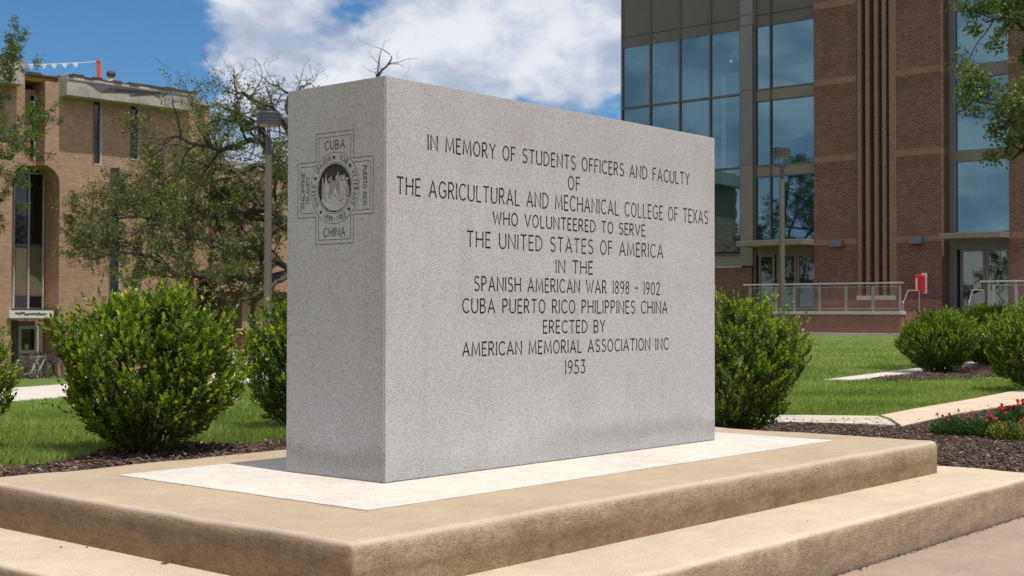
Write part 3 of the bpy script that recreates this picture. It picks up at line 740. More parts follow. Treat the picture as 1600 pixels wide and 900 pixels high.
# ------------------------------------------------------------------ foliage
def leaf_mesh(P, D, Up, ln, wd, fold=.25):
    """P roots, D directions, Up approx normals; 6-vertex folded leaves as two quads each"""
    D = D/(np.linalg.norm(D, axis=1)[:, None]+1e-9); Sd = np.cross(D, Up); Sd /= np.linalg.norm(Sd, axis=1)[:, None]+1e-9; Nn = np.cross(Sd, D)
    l = ln[:, None]; w = wd[:, None]
    v0 = P; v1 = P+D*l*.55; v2 = P+D*l-Nn*l*.08
    a = P+D*l*.45+Sd*w+Nn*w*fold; b = P+D*l*.8+Sd*w*.75+Nn*w*fold; c = P+D*l*.45-Sd*w+Nn*w*fold; d = P+D*l*.8-Sd*w*.75+Nn*w*fold
    v = np.stack([v0, a, b, v2, d, c], 1).reshape(-1, 3); n = len(P); o = np.arange(n)[:, None]*6
    f = np.concatenate([o+np.array([0, 1, 2, 3]), o+np.array([0, 3, 4, 5])])
    return v, f
def unit(v): return v/(np.linalg.norm(v, axis=-1, keepdims=True)+1e-9)
def shrub(loc, width, height, seed, label, lean=(0, 0), leafs=1.0, dens=1.0, group='round boxwood shrubs in the mulch beds'):
    r_ = np.random.default_rng(seed)
    root = empty('boxwood_shrub', loc, 0, label, 'shrub', group)
    prof_t = np.array([0, .08, .2, .35, .5, .65, .8, .92, 1.0]); prof_r = np.array([.20, .48, .78, .94, 1.0, .98, .88, .68, .40])
    ns = int(2500*dens*(width/.96)**2)
    th = r_.uniform(0, 2*np.pi, ns); t = r_.beta(1.35, 1.05, ns); 
    lump = np.array([noise.noise(Vector((math.cos(a)*1.6+seed, math.sin(a)*1.6, q*3.2))) for a, q in zip(th, t)])
    rad = np.interp(t, prof_t, prof_r)*width/2*(1+.42*lump)
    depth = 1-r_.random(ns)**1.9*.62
    top = height*(.93+.16*lump)
    rr = rad*depth*np.where(t > .86, np.sqrt(r_.random(ns)), 1)
    base = np.stack([rr*np.cos(th)+lean[0]*t, rr*np.sin(th)+lean[1]*t, t*top*(.86+.05*depth)], 1)
    outw = unit(np.stack([np.cos(th), np.sin(th), .75+1.6*t], 1)+r_.normal(0, .28, (ns, 3)))
    sl = r_.uniform(.05, .13, ns); sl[r_.random(ns) < .06] *= 1.9
    K = 11; tw = Tubes()
    Pl, Dl, Ul, rn = [], [], [], []
    side_ = unit(np.cross(outw, r_.normal(0, 1, (ns, 3)))); s2 = np.cross(outw, side_)
    newg = r_.random(ns)
    for k in range(K):
        q = (k+.6)/K; ang = k*2.4
        sd_ = side_*math.cos(ang)+s2*math.sin(ang)
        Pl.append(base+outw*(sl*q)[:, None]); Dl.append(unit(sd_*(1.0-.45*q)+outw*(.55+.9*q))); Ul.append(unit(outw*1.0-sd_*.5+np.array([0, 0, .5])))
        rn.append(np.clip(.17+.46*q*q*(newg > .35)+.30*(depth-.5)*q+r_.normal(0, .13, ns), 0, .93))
    Pl, Dl, Ul, rn = map(np.concatenate, (Pl, Dl, Ul, rn)); n = len(Pl)
    yl = r_.random(n) < .006; rn[yl] = 1.
    ln = r_.uniform(.022, .036, n)*leafs; wd = ln*r_.uniform(.24, .32, n)
    v, f = leaf_mesh(Pl, Dl, Ul, ln, wd)
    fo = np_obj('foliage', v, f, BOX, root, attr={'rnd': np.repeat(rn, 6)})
    for i in range(26):
        a = r_.uniform(0, 6.28); q = r_.uniform(.25, .85); R_ = width/2*np.interp(q, prof_t, prof_r)*.75
        e = np.array([R_*math.cos(a), R_*math.sin(a), q*height*.9]); s = np.array([.06*math.cos(a+.5)*width, .06*math.sin(a+.5)*width, 0.])
        m1 = s*.6+e*.4+np.array([0, 0, .06])-np.array([e[0], e[1], 0])*.1
        pts = [s-np.array([0, 0, .03]), s*.8+m1*.2+[0, 0, .02], m1, e*.7+m1*.3+r_.normal(0, .02, 3), e]
        tw.add(pts, [.009, .008, .006, .004, .002], 5)
    for i in r_.choice(ns, min(ns, 500), replace=False): tw.add([base[i]-outw[i]*.10, base[i], base[i]+outw[i]*sl[i]], [.002, .0014, .0007], 3)
    tw.build('stems', STEM, root); return root
def at_ground(px, py): p = gp(px, py); return (p.x, p.y, zt(p.x, p.y)+.01)
def at_depth(px, dep_):
    d = ray(px, 450); p = CAM+d*dep_; return (p.x, p.y, zt(p.x, p.y)+.01)
p = at_ground(228, 709)
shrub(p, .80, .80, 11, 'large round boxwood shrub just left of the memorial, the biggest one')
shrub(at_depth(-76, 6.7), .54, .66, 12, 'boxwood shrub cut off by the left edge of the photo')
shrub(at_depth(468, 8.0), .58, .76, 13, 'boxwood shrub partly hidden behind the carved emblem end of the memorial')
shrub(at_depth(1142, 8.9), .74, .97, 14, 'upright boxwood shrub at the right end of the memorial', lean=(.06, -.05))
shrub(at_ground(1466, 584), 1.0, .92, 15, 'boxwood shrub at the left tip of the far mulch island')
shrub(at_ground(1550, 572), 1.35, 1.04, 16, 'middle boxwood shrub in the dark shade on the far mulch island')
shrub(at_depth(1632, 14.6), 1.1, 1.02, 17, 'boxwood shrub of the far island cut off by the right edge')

# dianthus clumps along the path
def dianthus(loc, w, h, seed, label, nf, yellow=.05, fs=1.0):
    r_ = np.random.default_rng(seed); root = empty('dianthus', loc, 0, label, 'flowers', 'red flowering plants beside the tan path')
    n = int(2600*w/.3); th = r_.uniform(0, 6.28, n); q = np.sqrt(r_.random(n))
    P = np.stack([q*w/2*np.cos(th), q*w/2*np.sin(th), r_.uniform(0, .6, n)*h*(1-.5*q*q)], 1)
    D = unit(np.stack([np.cos(th)*q, np.sin(th)*q, .9+0*q], 1)+r_.normal(0, .45, (n, 3)))
    rn = np.clip(r_.normal(.4, .2, n), 0, .9); rn[r_.random(n) < yellow] = 1.
    v, f = leaf_mesh(P, D, r_.normal(0, 1, (n, 3)), r_.uniform(.025, .06, n)*(h/.20), r_.uniform(.0018, .0038, n), .2)
    np_obj('foliage', v, f, DIAN, root, attr={'rnd': np.repeat(rn, 6)})
    for i in range(nf):
        a = r_.uniform(0, 6.28); d = math.sqrt(r_.random())*w*.48; x, y, z = d*math.cos(a), d*math.sin(a), h*r_.uniform(.62, .98)
        bm = bmesh.new(); add_tube(bm, [(x*.7, y*.7, h*.3), (x, y, z)], .0014, 4); bl_ = obj('flower_stalk', bm, DIAN, root)
        m = 5; k = np.arange(m); ph = r_.uniform(0, 6.28)
        for lay_ in range(2):
            pass
        PP = np.tile(np.array([[0, 0, 0.]]), (m*2, 1)); ang = ph+np.arange(m*2)*2*np.pi/m+np.repeat([0, .6], m)
        tilt = unit(np.array([-.4, -.5, .8])+r_.normal(0, .35, 3)); e1 = unit(np.cross(tilt, [0, 0, 1.])); e2 = np.cross(tilt, e1)
        DD = e1*np.cos(ang)[:, None]+e2*np.sin(ang)[:, None]+tilt*np.repeat([.25, .7], m)[:, None]
        v, f = leaf_mesh(PP, DD, np.tile(tilt, (m*2, 1)), r_.uniform(.009, .015, m*2)*fs, np.full(m*2, .0065*fs), .3)
        o = np_obj('blossom', v, f, PETAL, root, attr={'rnd': np.repeat(r_.random(m*2), 6)}); o.location = (x, y, z)
dl = [(1492, 682, .30, .17, 12, .02, 1, 'low dianthus with dark red buds at the left end of the flower row'),
      (1538, 684, .30, .18, 9, .03, 1, 'second dianthus clump of the row, few dark red blooms'),
      (1578, 690, .26, .17, 2, .35, 1, 'dianthus clump with yellowing leaves in front of the brightest blooms'),
      (1588, 672, .32, .22, 16, .03, 1.5, 'taller dianthus with bright crimson blooms beside the path'),
      (1640, 684, .34, .22, 14, .2, 1.4, 'dianthus clump cut by the right edge of the photo')]
for i, (px, py, w, h, nf, yl, fs, lb) in enumerate(dl): dianthus(at_ground(px, py), w, h, 40+i, lb, nf, yl, fs)

# ------------------------------------------------------------------ trees
class Tree:
    def __init__(s, seed, leafy): s.r = np.random.default_rng(seed); s.t = Tubes(); s.tw = Tubes(); s.P = []; s.D = []; s.leafy = leafy
    def path(s, p0, d, length, n, wander, up=0.):
        pts = [np.array(p0, float)]; d = unit(np.array(d, float)); w = s.r.normal(0, 1, 3)
        for i in range(n):
            w = w*.55+s.r.normal(0, 1, 3)*.8; d = unit(d+w*wander+np.array([0, 0, up])); pts.append(pts[-1]+d*length/n)
        return np.array(pts)
    def through(s, ctrl, n, wob):
        """smooth line through control points with a crooked wobble"""
        c = np.array(ctrl, float); m = len(c); out_ = []
        for i in range(m-1):
            p0, p1, p2, p3 = c[max(i-1, 0)], c[i], c[i+1], c[min(i+2, m-1)]
            for k in range(n):
                t = k/n; out_.append(.5*((2*p1)+(p2-p0)*t+(2*p0-5*p1+4*p2-p3)*t*t+(3*p1-p0-3*p2+p3)*t**3))
        out_.append(c[-1]); out_ = np.array(out_); out_[1:-1] += s.r.normal(0, wob, (len(out_)-2, 3)); return out_
    def sub(s, pts, r0, r1, level, dens, lengths, up=.05, leafstart=.0):
        m = len(pts); rad = np.linspace(r0, r1, m)
        (s.t if level < 2 else s.tw).add(pts, rad, [10, 7, 5, 3, 3][min(level, 4)])
        tot = np.linalg.norm(np.diff(pts, axis=0), axis=1).sum()
        if level >= len(lengths):
            k = max(2, int(tot/.055*s.leafy(pts[m//2])))if s.leafy(pts[m//2]) > .05 else 0
            for i in range(k):
                q = s.r.uniform(.1, 1)*(m-1); i0 = int(min(q, m-2)); p = pts[i0]+(pts[i0+1]-pts[i0])*(q-i0)
                s.P.append(p+s.r.normal(0, .03, 3)); s.D.append(unit(pts[-1]-pts[0]+s.r.normal(0, .7, 3)*tot))
            return
        nb = max(2, int(tot*dens[level]))
        for i in range(nb):
            q = (.22+.78*(i+s.r.random())/nb)*(m-1) if level == 0 else (.12+.88*(i+s.r.random())/nb)*(m-1)
            i0 = int(min(q, m-2)); p = pts[i0]+(pts[i0+1]-pts[i0])*(q-i0); d = unit(pts[min(i0+1, m-1)]-pts[i0])
            o = s.r.normal(0, 1, 3); o -= d*o.dot(d); o = unit(o); o[2] += .25
            nd = unit(d*s.r.uniform(.25, 1.0)+o*s.r.uniform(.6, 1.1)+np.array([0, 0, up]))
            ln = lengths[level]*s.r.uniform(.5, 1.25)*(1-.35*q/(m-1)); rr = max(.004, rad[i0]*s.r.uniform(.35, .6)); rr = min(rr, ln*.045)
            s.sub(s.path(p, nd, ln, [6, 5, 4, 3][min(level, 3)], .26, up*.3), rr, max(.0035, rr*.3), level+1, dens, lengths, up)
    def finish(s, name, loc, label, cat, leaf, lm, group=None, bark=BARK, lsz=1.):
        root = empty(name, loc, 0, label, cat, group); o = np.array(loc, float)
        for T in (s.t, s.tw): T.v = [v-o for v in T.v]
        s.t.build('trunk', bark, root); 
        if s.tw.v: s.tw.build('twigs', bark, root)['kind'] = 'stuff'
        P = np.array(s.P)-o; D = np.array(s.D); n = len(P); k = 5
        P = np.repeat(P, k, 0)+s.r.normal(0, leaf*.85, (n*k, 3)); D = np.repeat(D, k, 0)+s.r.normal(0, .6, (n*k, 3)); n *= k
        v, f = leaf_mesh(P, unit(D), s.r.normal(0, 1, (n, 3)), s.r.uniform(.7, 1.3, n)*leaf, s.r.uniform(.22, .32, n)*leaf, .2)
        c = np_obj('crown', v, f, lm, root, attr={'rnd': np.repeat(np.clip(s.r.normal(.45, .22, n), 0, 1), 6)}); print(name, 'leaves', n); return root
def at3(px, py, dep_): return np.array(CAM+ray(px, py)*dep_)
OD = 44.
def oak():
    def leafy(p):
        q = p-np.array(CAM); dp = q.dot(np.array(_f)); py = 450-FPX*q.dot(np.array(_u2))/dp; hz = py   # height above ground only
        h = p[2]; lo = 1.0 if h < 6.0 else max(.0, 1-(h-6.0)/1.6)
        nz = noise.noise(Vector(p*.75))+.5*noise.noise(Vector(p*2.1))
        return lo*max(0., .30+3.6*nz)+(.10 if h < 8 else .02)
    T = Tree(21, leafy); g = at_depth(560, OD); g = np.array(g); base = g+np.array([0, 0, -.1]); fork = at3(548, 470, 44)
    T.t.add(T.through([base, (base+fork)/2+[.05, 0, 0], fork], 4, .02), np.linspace(.42, .33, 9), 12)
    limbs = [ # control points (px, py, depth), radii
      ([(548, 470, 44.0), (470, 425, 43.3), (415, 440, 42.8), (345, 425, 42.2), (290, 432, 41.8), (215, 398, 41.6), (130, 405, 41.1)], 0.196, 0.023),
      ([(548, 470, 44.0), (480, 380, 44.4), (420, 330, 44.7), (350, 335, 45.2), (270, 345, 45.4), (190, 330, 45.8), (120, 375, 45.9)], 0.184, 0.023),
      ([(548, 470, 44.0), (500, 330, 43.5), (440, 260, 42.8), (390, 225, 42.3), (330, 235, 41.8), (270, 215, 41.6), (225, 250, 41.1)], 0.172, 0.021),
      ([(548, 470, 44.0), (505, 300, 44.7), (455, 210, 45.2), (400, 165, 45.7), (360, 135, 45.9)], 0.161, 0.017),
      ([(548, 470, 44.0), (530, 300, 43.5), (490, 190, 43.0), (455, 150, 42.8), (415, 125, 42.8)], 0.149, 0.014),
      ([(548, 470, 44.0), (560, 300, 44.5), (578, 190, 44.7), (592, 125, 44.7), (612, 88, 44.7)], 0.161, 0.014),
      ([(548, 470, 44.0), (610, 330, 43.8), (660, 230, 43.5), (700, 185, 43.5), (712, 165, 43.3)], 0.161, 0.014),
      ([(548, 470, 44.0), (620, 400, 45.0), (700, 330, 45.7), (770, 300, 45.9), (840, 300, 46.4)], 0.161, 0.023),
      ([(548, 470, 44.0), (430, 410, 47.6), (330, 380, 49.4), (240, 300, 50.0)], 0.161, 0.023),
      ([(470, 425, 43.3), (430, 445, 41.6), (370, 470, 40.4), (310, 452, 39.7), (250, 450, 39.2)], 0.092, 0.014),
      ([(420, 330, 44.7), (370, 270, 45.0), (320, 250, 45.2), (280, 270, 45.2)], 0.092, 0.014),
      ([(548, 470, 44.0), (560, 420, 39.2), (520, 380, 37.5), (500, 350, 36.6)], 0.138, 0.023),
      ([(548, 470, 44), (500, 300, 43), (440, 180, 42.5), (385, 150, 42), (352, 140, 42)], .14, .012),
      ([(548, 470, 44), (490, 240, 45), (445, 165, 45.5), (468, 140, 46), (486, 125, 46)], .13, .012),
      ([(440, 260, 42.8), (400, 200, 42), (340, 190, 41.6), (305, 200, 41.4)], .09, .010),
      ([(470, 425, 43.3), (400, 390, 42), (330, 380, 41), (260, 345, 40.6), (200, 370, 40.2)], .10, .012),
      ([(480, 380, 44.4), (360, 330, 47), (255, 335, 48.5), (185, 345, 49.5), (140, 360, 49.8)], .12, .014),
      ([(440, 260, 42.8), (365, 265, 46.5), (295, 260, 48.5), (240, 290, 49.6)], .10, .012)]
    for ctrl, r0, r1 in limbs:
        pts = T.through([at3(*c) for c in ctrl], 4, .07); high = ctrl[-1][1] < 180
        T.sub(pts, r0, r1, 0, (1.3, 2.6, 4.0) if high else (1.9, 3.1, 4.6), (1.5, .8, .4) if high else (2.6, 1.25, .55), .07)
    T.finish('live_oak', tuple(g), 'sprawling live oak with thin leaves and dead upper twigs behind the memorial', 'tree', .082, OAK)
oak()
def edge_tree(trunkpx, dep_, seed, limbs, label, leaf, name='oak_tree', lens=(1.5, .8, .4), dens=(2.4, 3.6, 5.0), lf=.9, lm=None):
    T = Tree(seed, lambda p: max(0, lf+1.2*noise.noise(Vector(p*1.2)))); g = np.array(at_depth(trunkpx, dep_)); h0 = limbs[0][0][0]
    fork = at3(*h0); T.t.add(T.through([g-[0, 0, .1], (g+fork)/2+[.06, .03, 0], fork], 4, .02), np.linspace(.26, .2, 9), 12)
    for ctrl, r0, r1 in limbs: T.sub(T.through([at3(*c) for c in ctrl], 4, .04), r0, r1, 0, dens, lens, .0)
    T.finish(name, tuple(g), label, 'tree', leaf, lm)
edge_tree(-330, 44, 31, [([(-330, 300, 44.0), (-220, 180, 44.0), (-110, 130, 44.0), (-30, 110, 44.0), (25, 95, 44.0)], .12, .012),
    ([(-330, 300, 44.0), (-200, 220, 43.3), (-90, 200, 43.0), (-10, 210, 42.6), (38, 235, 42.3)], .11, .012),
    ([(-330, 300, 44.0), (-230, 270, 44.7), (-120, 280, 45.0), (-50, 300, 45.4), (5, 315, 45.7)], .10, .012),
    ([(-330, 300, 44.0), (-250, 100, 44.3), (-180, 40, 44.3), (-110, 20, 44.0)], .11, .012)],
    'leafy tree reaching in from the left edge of the photo', .075, lens=(2.0, 1.1, .5), dens=(2.0, 2.8, 4.4), lf=2.2, lm=OAK2)
edge_tree(1800, 20, 33, [([(1800, 260, 20), (1730, 140, 20), (1660, 70, 20), (1600, 40, 20), (1535, 30, 20)], .10, .010),
    ([(1800, 260, 20), (1720, 180, 19.7), (1650, 150, 19.6), (1600, 150, 19.5), (1562, 175, 19.4)], .09, .01),
    ([(1800, 260, 20), (1730, 230, 20.3), (1660, 215, 20.5), (1610, 225, 20.6), (1580, 250, 20.6)], .09, .01),
    ([(1800, 260, 20), (1760, 60, 20.4), (1700, 0, 20.6), (1640, -10, 20.6), (1580, -5, 20.6)], .09, .01)],
    'leafy tree reaching in from the right edge over the brick building', .062, lens=(.95, .55, .28), dens=(3.6, 5.0, 6.0), lf=4.0, lm=OAK2)
# dried brown shrub under the oak
def dead():
    r_ = np.random.default_rng(5); loc = at_depth(322, 44); root = empty('dried_shrub', loc, 0, 'tall rusty brown dried-out shrub against the tan building', 'shrub'); n = 9000
    t = r_.random(n); th = r_.uniform(0, 6.28, n); lump = np.array([noise.noise(Vector((math.cos(a), math.sin(a), q*5))) for a, q in zip(th, t)])
    R_ = (.62-.35*t)*np.sqrt(r_.random(n))*(1+.5*lump); P = np.stack([R_*np.cos(th), R_*np.sin(th), t*3.3], 1)
    v, f = leaf_mesh(P, r_.normal(0, 1, (n, 3))-[0, 0, .6], r_.normal(0, 1, (n, 3)), r_.uniform(.05, .12, n), r_.uniform(.012, .03, n))
    np_obj('foliage', v, f, DEADM, root, attr={'rnd': np.repeat(r_.random(n), 6)})
    T = Tubes()
    for i in range(7): T.add([(r_.normal(0, .08), r_.normal(0, .08), -.1), (r_.normal(0, .12), r_.normal(0, .12), 1.5), (r_.normal(0, .2), r_.normal(0, .2), 3.2)], [.04, .03, .01], 5)
    T.build('stems', STEM, root)
dead()

# ------------------------------------------------------------------ lamps
def lamp(px, ytop, ybot_head, headpx, label, dep_):
    g = at_depth(px, dep_); top = at3(px, ytop, dep_); zt_ = top[2]-g[2]; hh = (ybot_head-ytop)*dep_/FPX; R_ = headpx/2*dep_/FPX
    root = empty('street_lamp', g, 0, label, 'street lamp', 'drum-topped lamp posts on the lawns')
    bm = bmesh.new(); z1 = zt_; z0 = zt_-hh
    prof = [(R_*.9, z0), (R_, z0+.005)]
    for k in range(1, 4):
        zz = z0+hh*k*.24; prof += [(R_, zz-.012), (R_*.96, zz-.006), (R_*.96, zz+.006), (R_, zz+.012)]
    prof += [(R_, z1-.02), (R_*.97, z1), (.02, z1+.03)]
    add_lathe(bm, prof, sides=36); hd = obj('lamp_head', bm, LAMPG, root)
    bm = bmesh.new(); add_lathe(bm, [(R_*.2, z0-.03), (R_*.82, z0-.02), (R_*.86, z0-.002)], sides=28); obj('lens', bm, m_noisy('lamp_lens', (.33, .24, .17), .1, 6, .3), root)
    zb = z0-R_*1.15
    for k in range(4):
        a = math.pi/4+k*math.pi/2+.2; c, s = math.cos(a), math.sin(a)
        bm = bmesh.new(); add_tube(bm, [(R_*.9*c, R_*.9*s, z0+.02), (R_*.9*c, R_*.9*s, zb+.08), (R_*.8*c, R_*.8*s, zb+.02), (.03*c, .03*s, zb)], .014, 8); obj('bracket_arm', bm, LAMPG, root)
    bm = bmesh.new(); add_lathe(bm, [(.068, zb-.35), (.066, zb-.34), (.064, zb+.01), (.05, zb+.02)], sides=20); obj('pole_collar', bm, LAMPG, root)
    bm = bmesh.new(); add_lathe(bm, [(.16, -.02), (.16, .03), (.085, .05), (.075, zb-.345)], sides=20); obj('pole', bm, POLE, root)
lamp(418.5, 175, 195, 37, 'drum-topped lamp post standing just left of the memorial', 28.5)
lamp(1222, 230, 245, 27, 'drum-topped lamp post in front of the glass entrance bay', 38.5)

# ------------------------------------------------------------------ facades
class Fac:
    """building frame: local x along the front (to the right as seen), local y into the building, z up"""
    def __init__(s, ox, oy, ang): s.o = Vector((ox, oy, 0)); s.a = ang; s.ex = Vector((math.cos(ang), math.sin(ang), 0)); s.ey = Vector((-math.sin(ang), math.cos(ang), 0))
    def at(s, px, py, d=0.):
        q = ray(px, py); t = (d-(CAM-s.o).dot(s.ey))/q.dot(s.ey); p = CAM+q*t-s.o; return p.dot(s.ex), p.z
    def u(s, px, d=0., py=450): return s.at(px, py, d)[0]
# ---- brick and glass hall (right)
RB = Fac(46.5, 22.76, -math.pi/2); GD = .55   # GD: glass plane behind the pier face
hall = empty('brick_hall', (46.5, 22.76, 0), -math.pi/2, 'dark red brick and teal glass hall on the right', 'building')
TOP = 24.; TER = .79
def rbox(name, u0, u1, d0, d1, z0, z1, m, parent=hall, bevel=0): return box(name, u0, u1, d0, d1, z0, z1, m, parent, bevel)
U = RB.u
uL = U(971.5, GD, 120); uC0 = U(1160, GD); uC1 = U(1183, GD)
# pier body either side of the flutes, with stone bands
u0, u1, u2, u3 = 0.0, U(1339), U(1401), U(1472)
bands = [RB.at(1305, y)[1] for y in (373.5, 382.5, 242.5, 253.0, 121.5, 131.5, 0.5, 11.0)]
bz = [(bands[i+1], bands[i]) for i in (0, 2, 4, 6)]
def pier(ua, ub, d0, d1, top=TOP):
    z = -.3
    for lo, hi in bz:
        rbox('brick_wall', ua, ub, d0, d1, z, lo, BRICK_R); rbox('brick_band', ua-.0, ub+.0, d0-.012, d1, lo, hi, BRICK_B); z = hi
    rbox('brick_wall', ua, ub, d0, d1, z, top, BRICK_R)
pier(u0, u1, 0, 6); pier(u2, u3, 0, 6)
rbox('flute_back', u1, u2, .42, 6, -.3, TOP, BRICK_R)
zb_ = RB.at(1370, 462)[1]; zb1 = RB.at(1370, 468.5)[1]
for px, w in ((1343.5, .17), (1356.5, .15), (1370, .15), (1382.5, .15)):
    u = U(px); rbox('brick_rib', u-w/2, u+w/2, -.03, .42, zb_, TOP, FLUTE)
rbox('brick_rib', U(1390.5), u2, -.03, .42, zb_, TOP, FLUTE)
rbox('rib_base', u1+.002, u2-.002, -.06, .41, zb1, zb_, CONC2)
rbox('brick_plinth', u1, u2, -.04, .42, TER, zb1, BRICK_B)
rbox('brick_plinth', u0, u1-.002, -.045, 0, TER, RB.at(1305, 468)[1], BRICK_B); rbox('brick_plinth', u2+.002, u3, -.045, 0, TER, RB.at(1440, 468)[1], BRICK_B)
# second pier at the right edge
ua = U(1577, 0); pier(ua, ua+7.5, 0, 6)
# glazing helper
def pane(u0, u1, z0, z1, d=GD, m=None, parent=hall):
    bm = bmesh.new(); add_box(bm, u0, u1, d, d+.03, z0, z1); return obj('window_pane', bm, m or GLASS, parent)
def zz(px, py, d=GD): return RB.at(px, py, d)[1]
# main curtain wall 971..1160
mu = [U(x, GD, 120) for x in (973, 1017, 1063, 1110.5)]+[uC0-.04]
zs_top = zz(1110, 37.5); zs_win = zz(1110, 54.5)
zrow = [zz(1110, 153.5), zz(1140, 264), zz(1140, 381), zz(1140, 396)]
for a, b in zip(mu, mu[1:]):
    rbox('metal_panel', a+.03, b-.03, GD-.02, GD+.1, zs_top+.03, TOP-7, PANEL); rbox('metal_panel', a+.03, b-.03, GD-.02, GD+.1, TOP-6.97, TOP, PANEL)
    rbox('spandrel_panel', a+.03, b-.03, GD-.03, GD+.1, zs_win, zs_top, PANEL)
    zprev = zs_win
    for z in zrow[:3]:
        pane(a+.03, b-.03, z+.05, zprev-.005, m=GLASS_S if z > zrow[1]-.1 else GLASS); rbox('transom', a+.03, b-.03, GD-.06, GD+.05, z-.05, z+.048, MULL); zprev = z-.05
    pane(a+.03, b-.03, zrow[3]+.06, zprev-.005)
for a in mu: rbox('mullion', a-.035, a+.03, GD-.09, GD+.05, zrow[3], TOP, MULL)
zbk = zz(1140, 418)
rbox('window_sill', mu[0], uC0, GD-.1, GD+.05, zrow[3]-.08, zrow[3], MULL)
rbox('metal_panel', mu[0], uC0, GD-.03, GD+.1, zbk+.04, zrow[3]-.08, PANEL2); rbox('sill_course', mu[0], uC0, GD-.09, GD+.1, zbk, zbk+.04, CONC2)
rbox('soldier_course', mu[0], uC0+.5, GD-.05, GD+.1, zbk-.22, zbk, BRICK_S); rbox('brick_wall', mu[0], uC0+.5, GD-.04, GD+.1, -.5, zbk-.22, BRICK_R)
# grey column, split in cladding panels
zc = [zz(1170, 0)-.0, zz(1170, 24.5), zz(1170, 40.5), zz(1170, 142), zz(1170, 258), zz(1170, 377)]
zc = [TOP]+zc+[zbk+.04]
for hi, lo in zip(zc, zc[1:]): rbox('column_panel', uC0, uC1-.12, GD-.16, GD+.1, lo+.012, hi-.012, COLM if lo > 4.2 else PANEL2)
rbox('column_core', uC0+.02, uC1-.1, GD-.13, GD+.3, zbk+.04, TOP, MULL)
rbox('mullion', uC1-.12, uC1, GD-.1, GD+.1, TER, TOP, MULL)
# entrance bay 1184..1270
m1 = U(1205.5, GD); e1 = U(1271, GD)+.2
zB = [zz(1230, 17.5), zz(1230, 34.5), zz(1230, 135), zz(1230, 154), zz(1230, 256), zz(1230, 274), zz(1230, 376)]
for a, b in ((uC1, m1-.03), (m1+.03, e1)):
    rbox('metal_panel', a, b, GD-.02, GD+.1, zB[0]+.03, TOP, PANEL)
    for k in (0, 2, 4): rbox('spandrel_panel', a, b, GD-.03, GD+.1, zB[k+1], zB[k], PANEL2 if k else PANEL)
    for k in (1, 3, 5): pane(a+.02, b, zB[k+1]+.02, zB[k]-.02)
rbox('mullion', m1-.03, m1+.03, GD-.09, GD+.05, zB[6], TOP, MULL)
for k in range(1, 7): rbox('transom', uC1, e1, GD-.06, GD+.05, zB[k]-.025, zB[k]+.025, MULL)
# doors below the canopy
def doors(edges, ztop, d, lighter, nm='glass_door'):
    for i, (a, b) in enumerate(edges):
        f = .1
        bm = bmesh.new(); add_box(bm, a, a+f, d-.03, d+.03, TER, ztop); add_box(bm, b-f, b, d-.03, d+.03, TER, ztop)
        add_box(bm, a+f, b-f, d-.028, d+.028, ztop-.1, ztop); add_box(bm, a+f, b-f, d-.028, d+.028, TER, TER+.22)
        o = obj(nm, bm, ALU, hall); bm = bmesh.new(); add_box(bm, a+f, b-f, d, d+.02, TER+.22, ztop-.1); obj('glass', bm, lighter, o)
        bm = bmesh.new(); add_tube(bm, [(b-f-.06 if i % 2 == 0 else a+f+.06, d-.08, TER+.9), (b-f-.06 if i % 2 == 0 else a+f+.06, d-.08, TER+1.25)], .014, 6); obj('handle', bm, STEEL, o)
ztd = zz(1230, 397)
doors([(U(1186, GD), U(1211, GD)), (U(1214, GD), U(1245, GD)), (U(1246, GD), U(1276, GD))], ztd, GD, GLASS_D)
rbox('door_head', uC1, e1, GD-.05, GD+.1, ztd, zB[6]-.03, ALU)
# canopies
def canopy(pl, pr, pt, pb, d0):
    a, z1 = RB.at(pl, pt, d0); b, _ = RB.at(pr, pt, d0); _, z0 = RB.at(pl, pb, d0)
    return rbox('canopy', a, b, d0, GD-.06, z0, z1, CONC2 if 0 else PANCAN, bevel=.01)
PANCAN = m_noisy('canopy_metal', (.19, .165, .145), .05, 2, .6)
canopy(1150, 1255, 377, 385.5, -.9); canopy(1466, 1563, 365, 373.5, -.9)
# right glass bay 1487..1577
ga, gb = u3, ua
gz = [zz(1540, y) for y in (97, 118, 232, 249, 361)]
g0 = U(1496, GD+.2)
rbox('mullion', u3+.02, g0, GD+.1, GD+.35, TER, TOP, COLM)
pane(g0, gb, gz[0]+.02, gz[0]+4.4, GD+.2); rbox('spandrel_panel', g0, gb, GD+.12, GD+.3, gz[1], gz[0], PANEL2); pane(g0, gb, gz[2]+.02, gz[1]-.02, GD+.2)
rbox('spandrel_panel', g0, gb, GD+.12, GD+.3, gz[3], gz[2], PANEL2); pane(g0, gb, gz[4], gz[3]-.02, GD+.2); rbox('spandrel_panel', g0, gb, GD+.12, GD+.3, gz[0]+4.42, TOP, PANEL)
ztd = zz(1540, 388)
doors([(U(1501, GD+.2), U(1540, GD+.2)), (U(1541, GD+.2), U(1579, GD+.2))], ztd, GD+.2, GLASS_D); rbox('door_head', u3+.02, gb, GD+.12, GD+.3, ztd, gz[4]-.003, ALU)
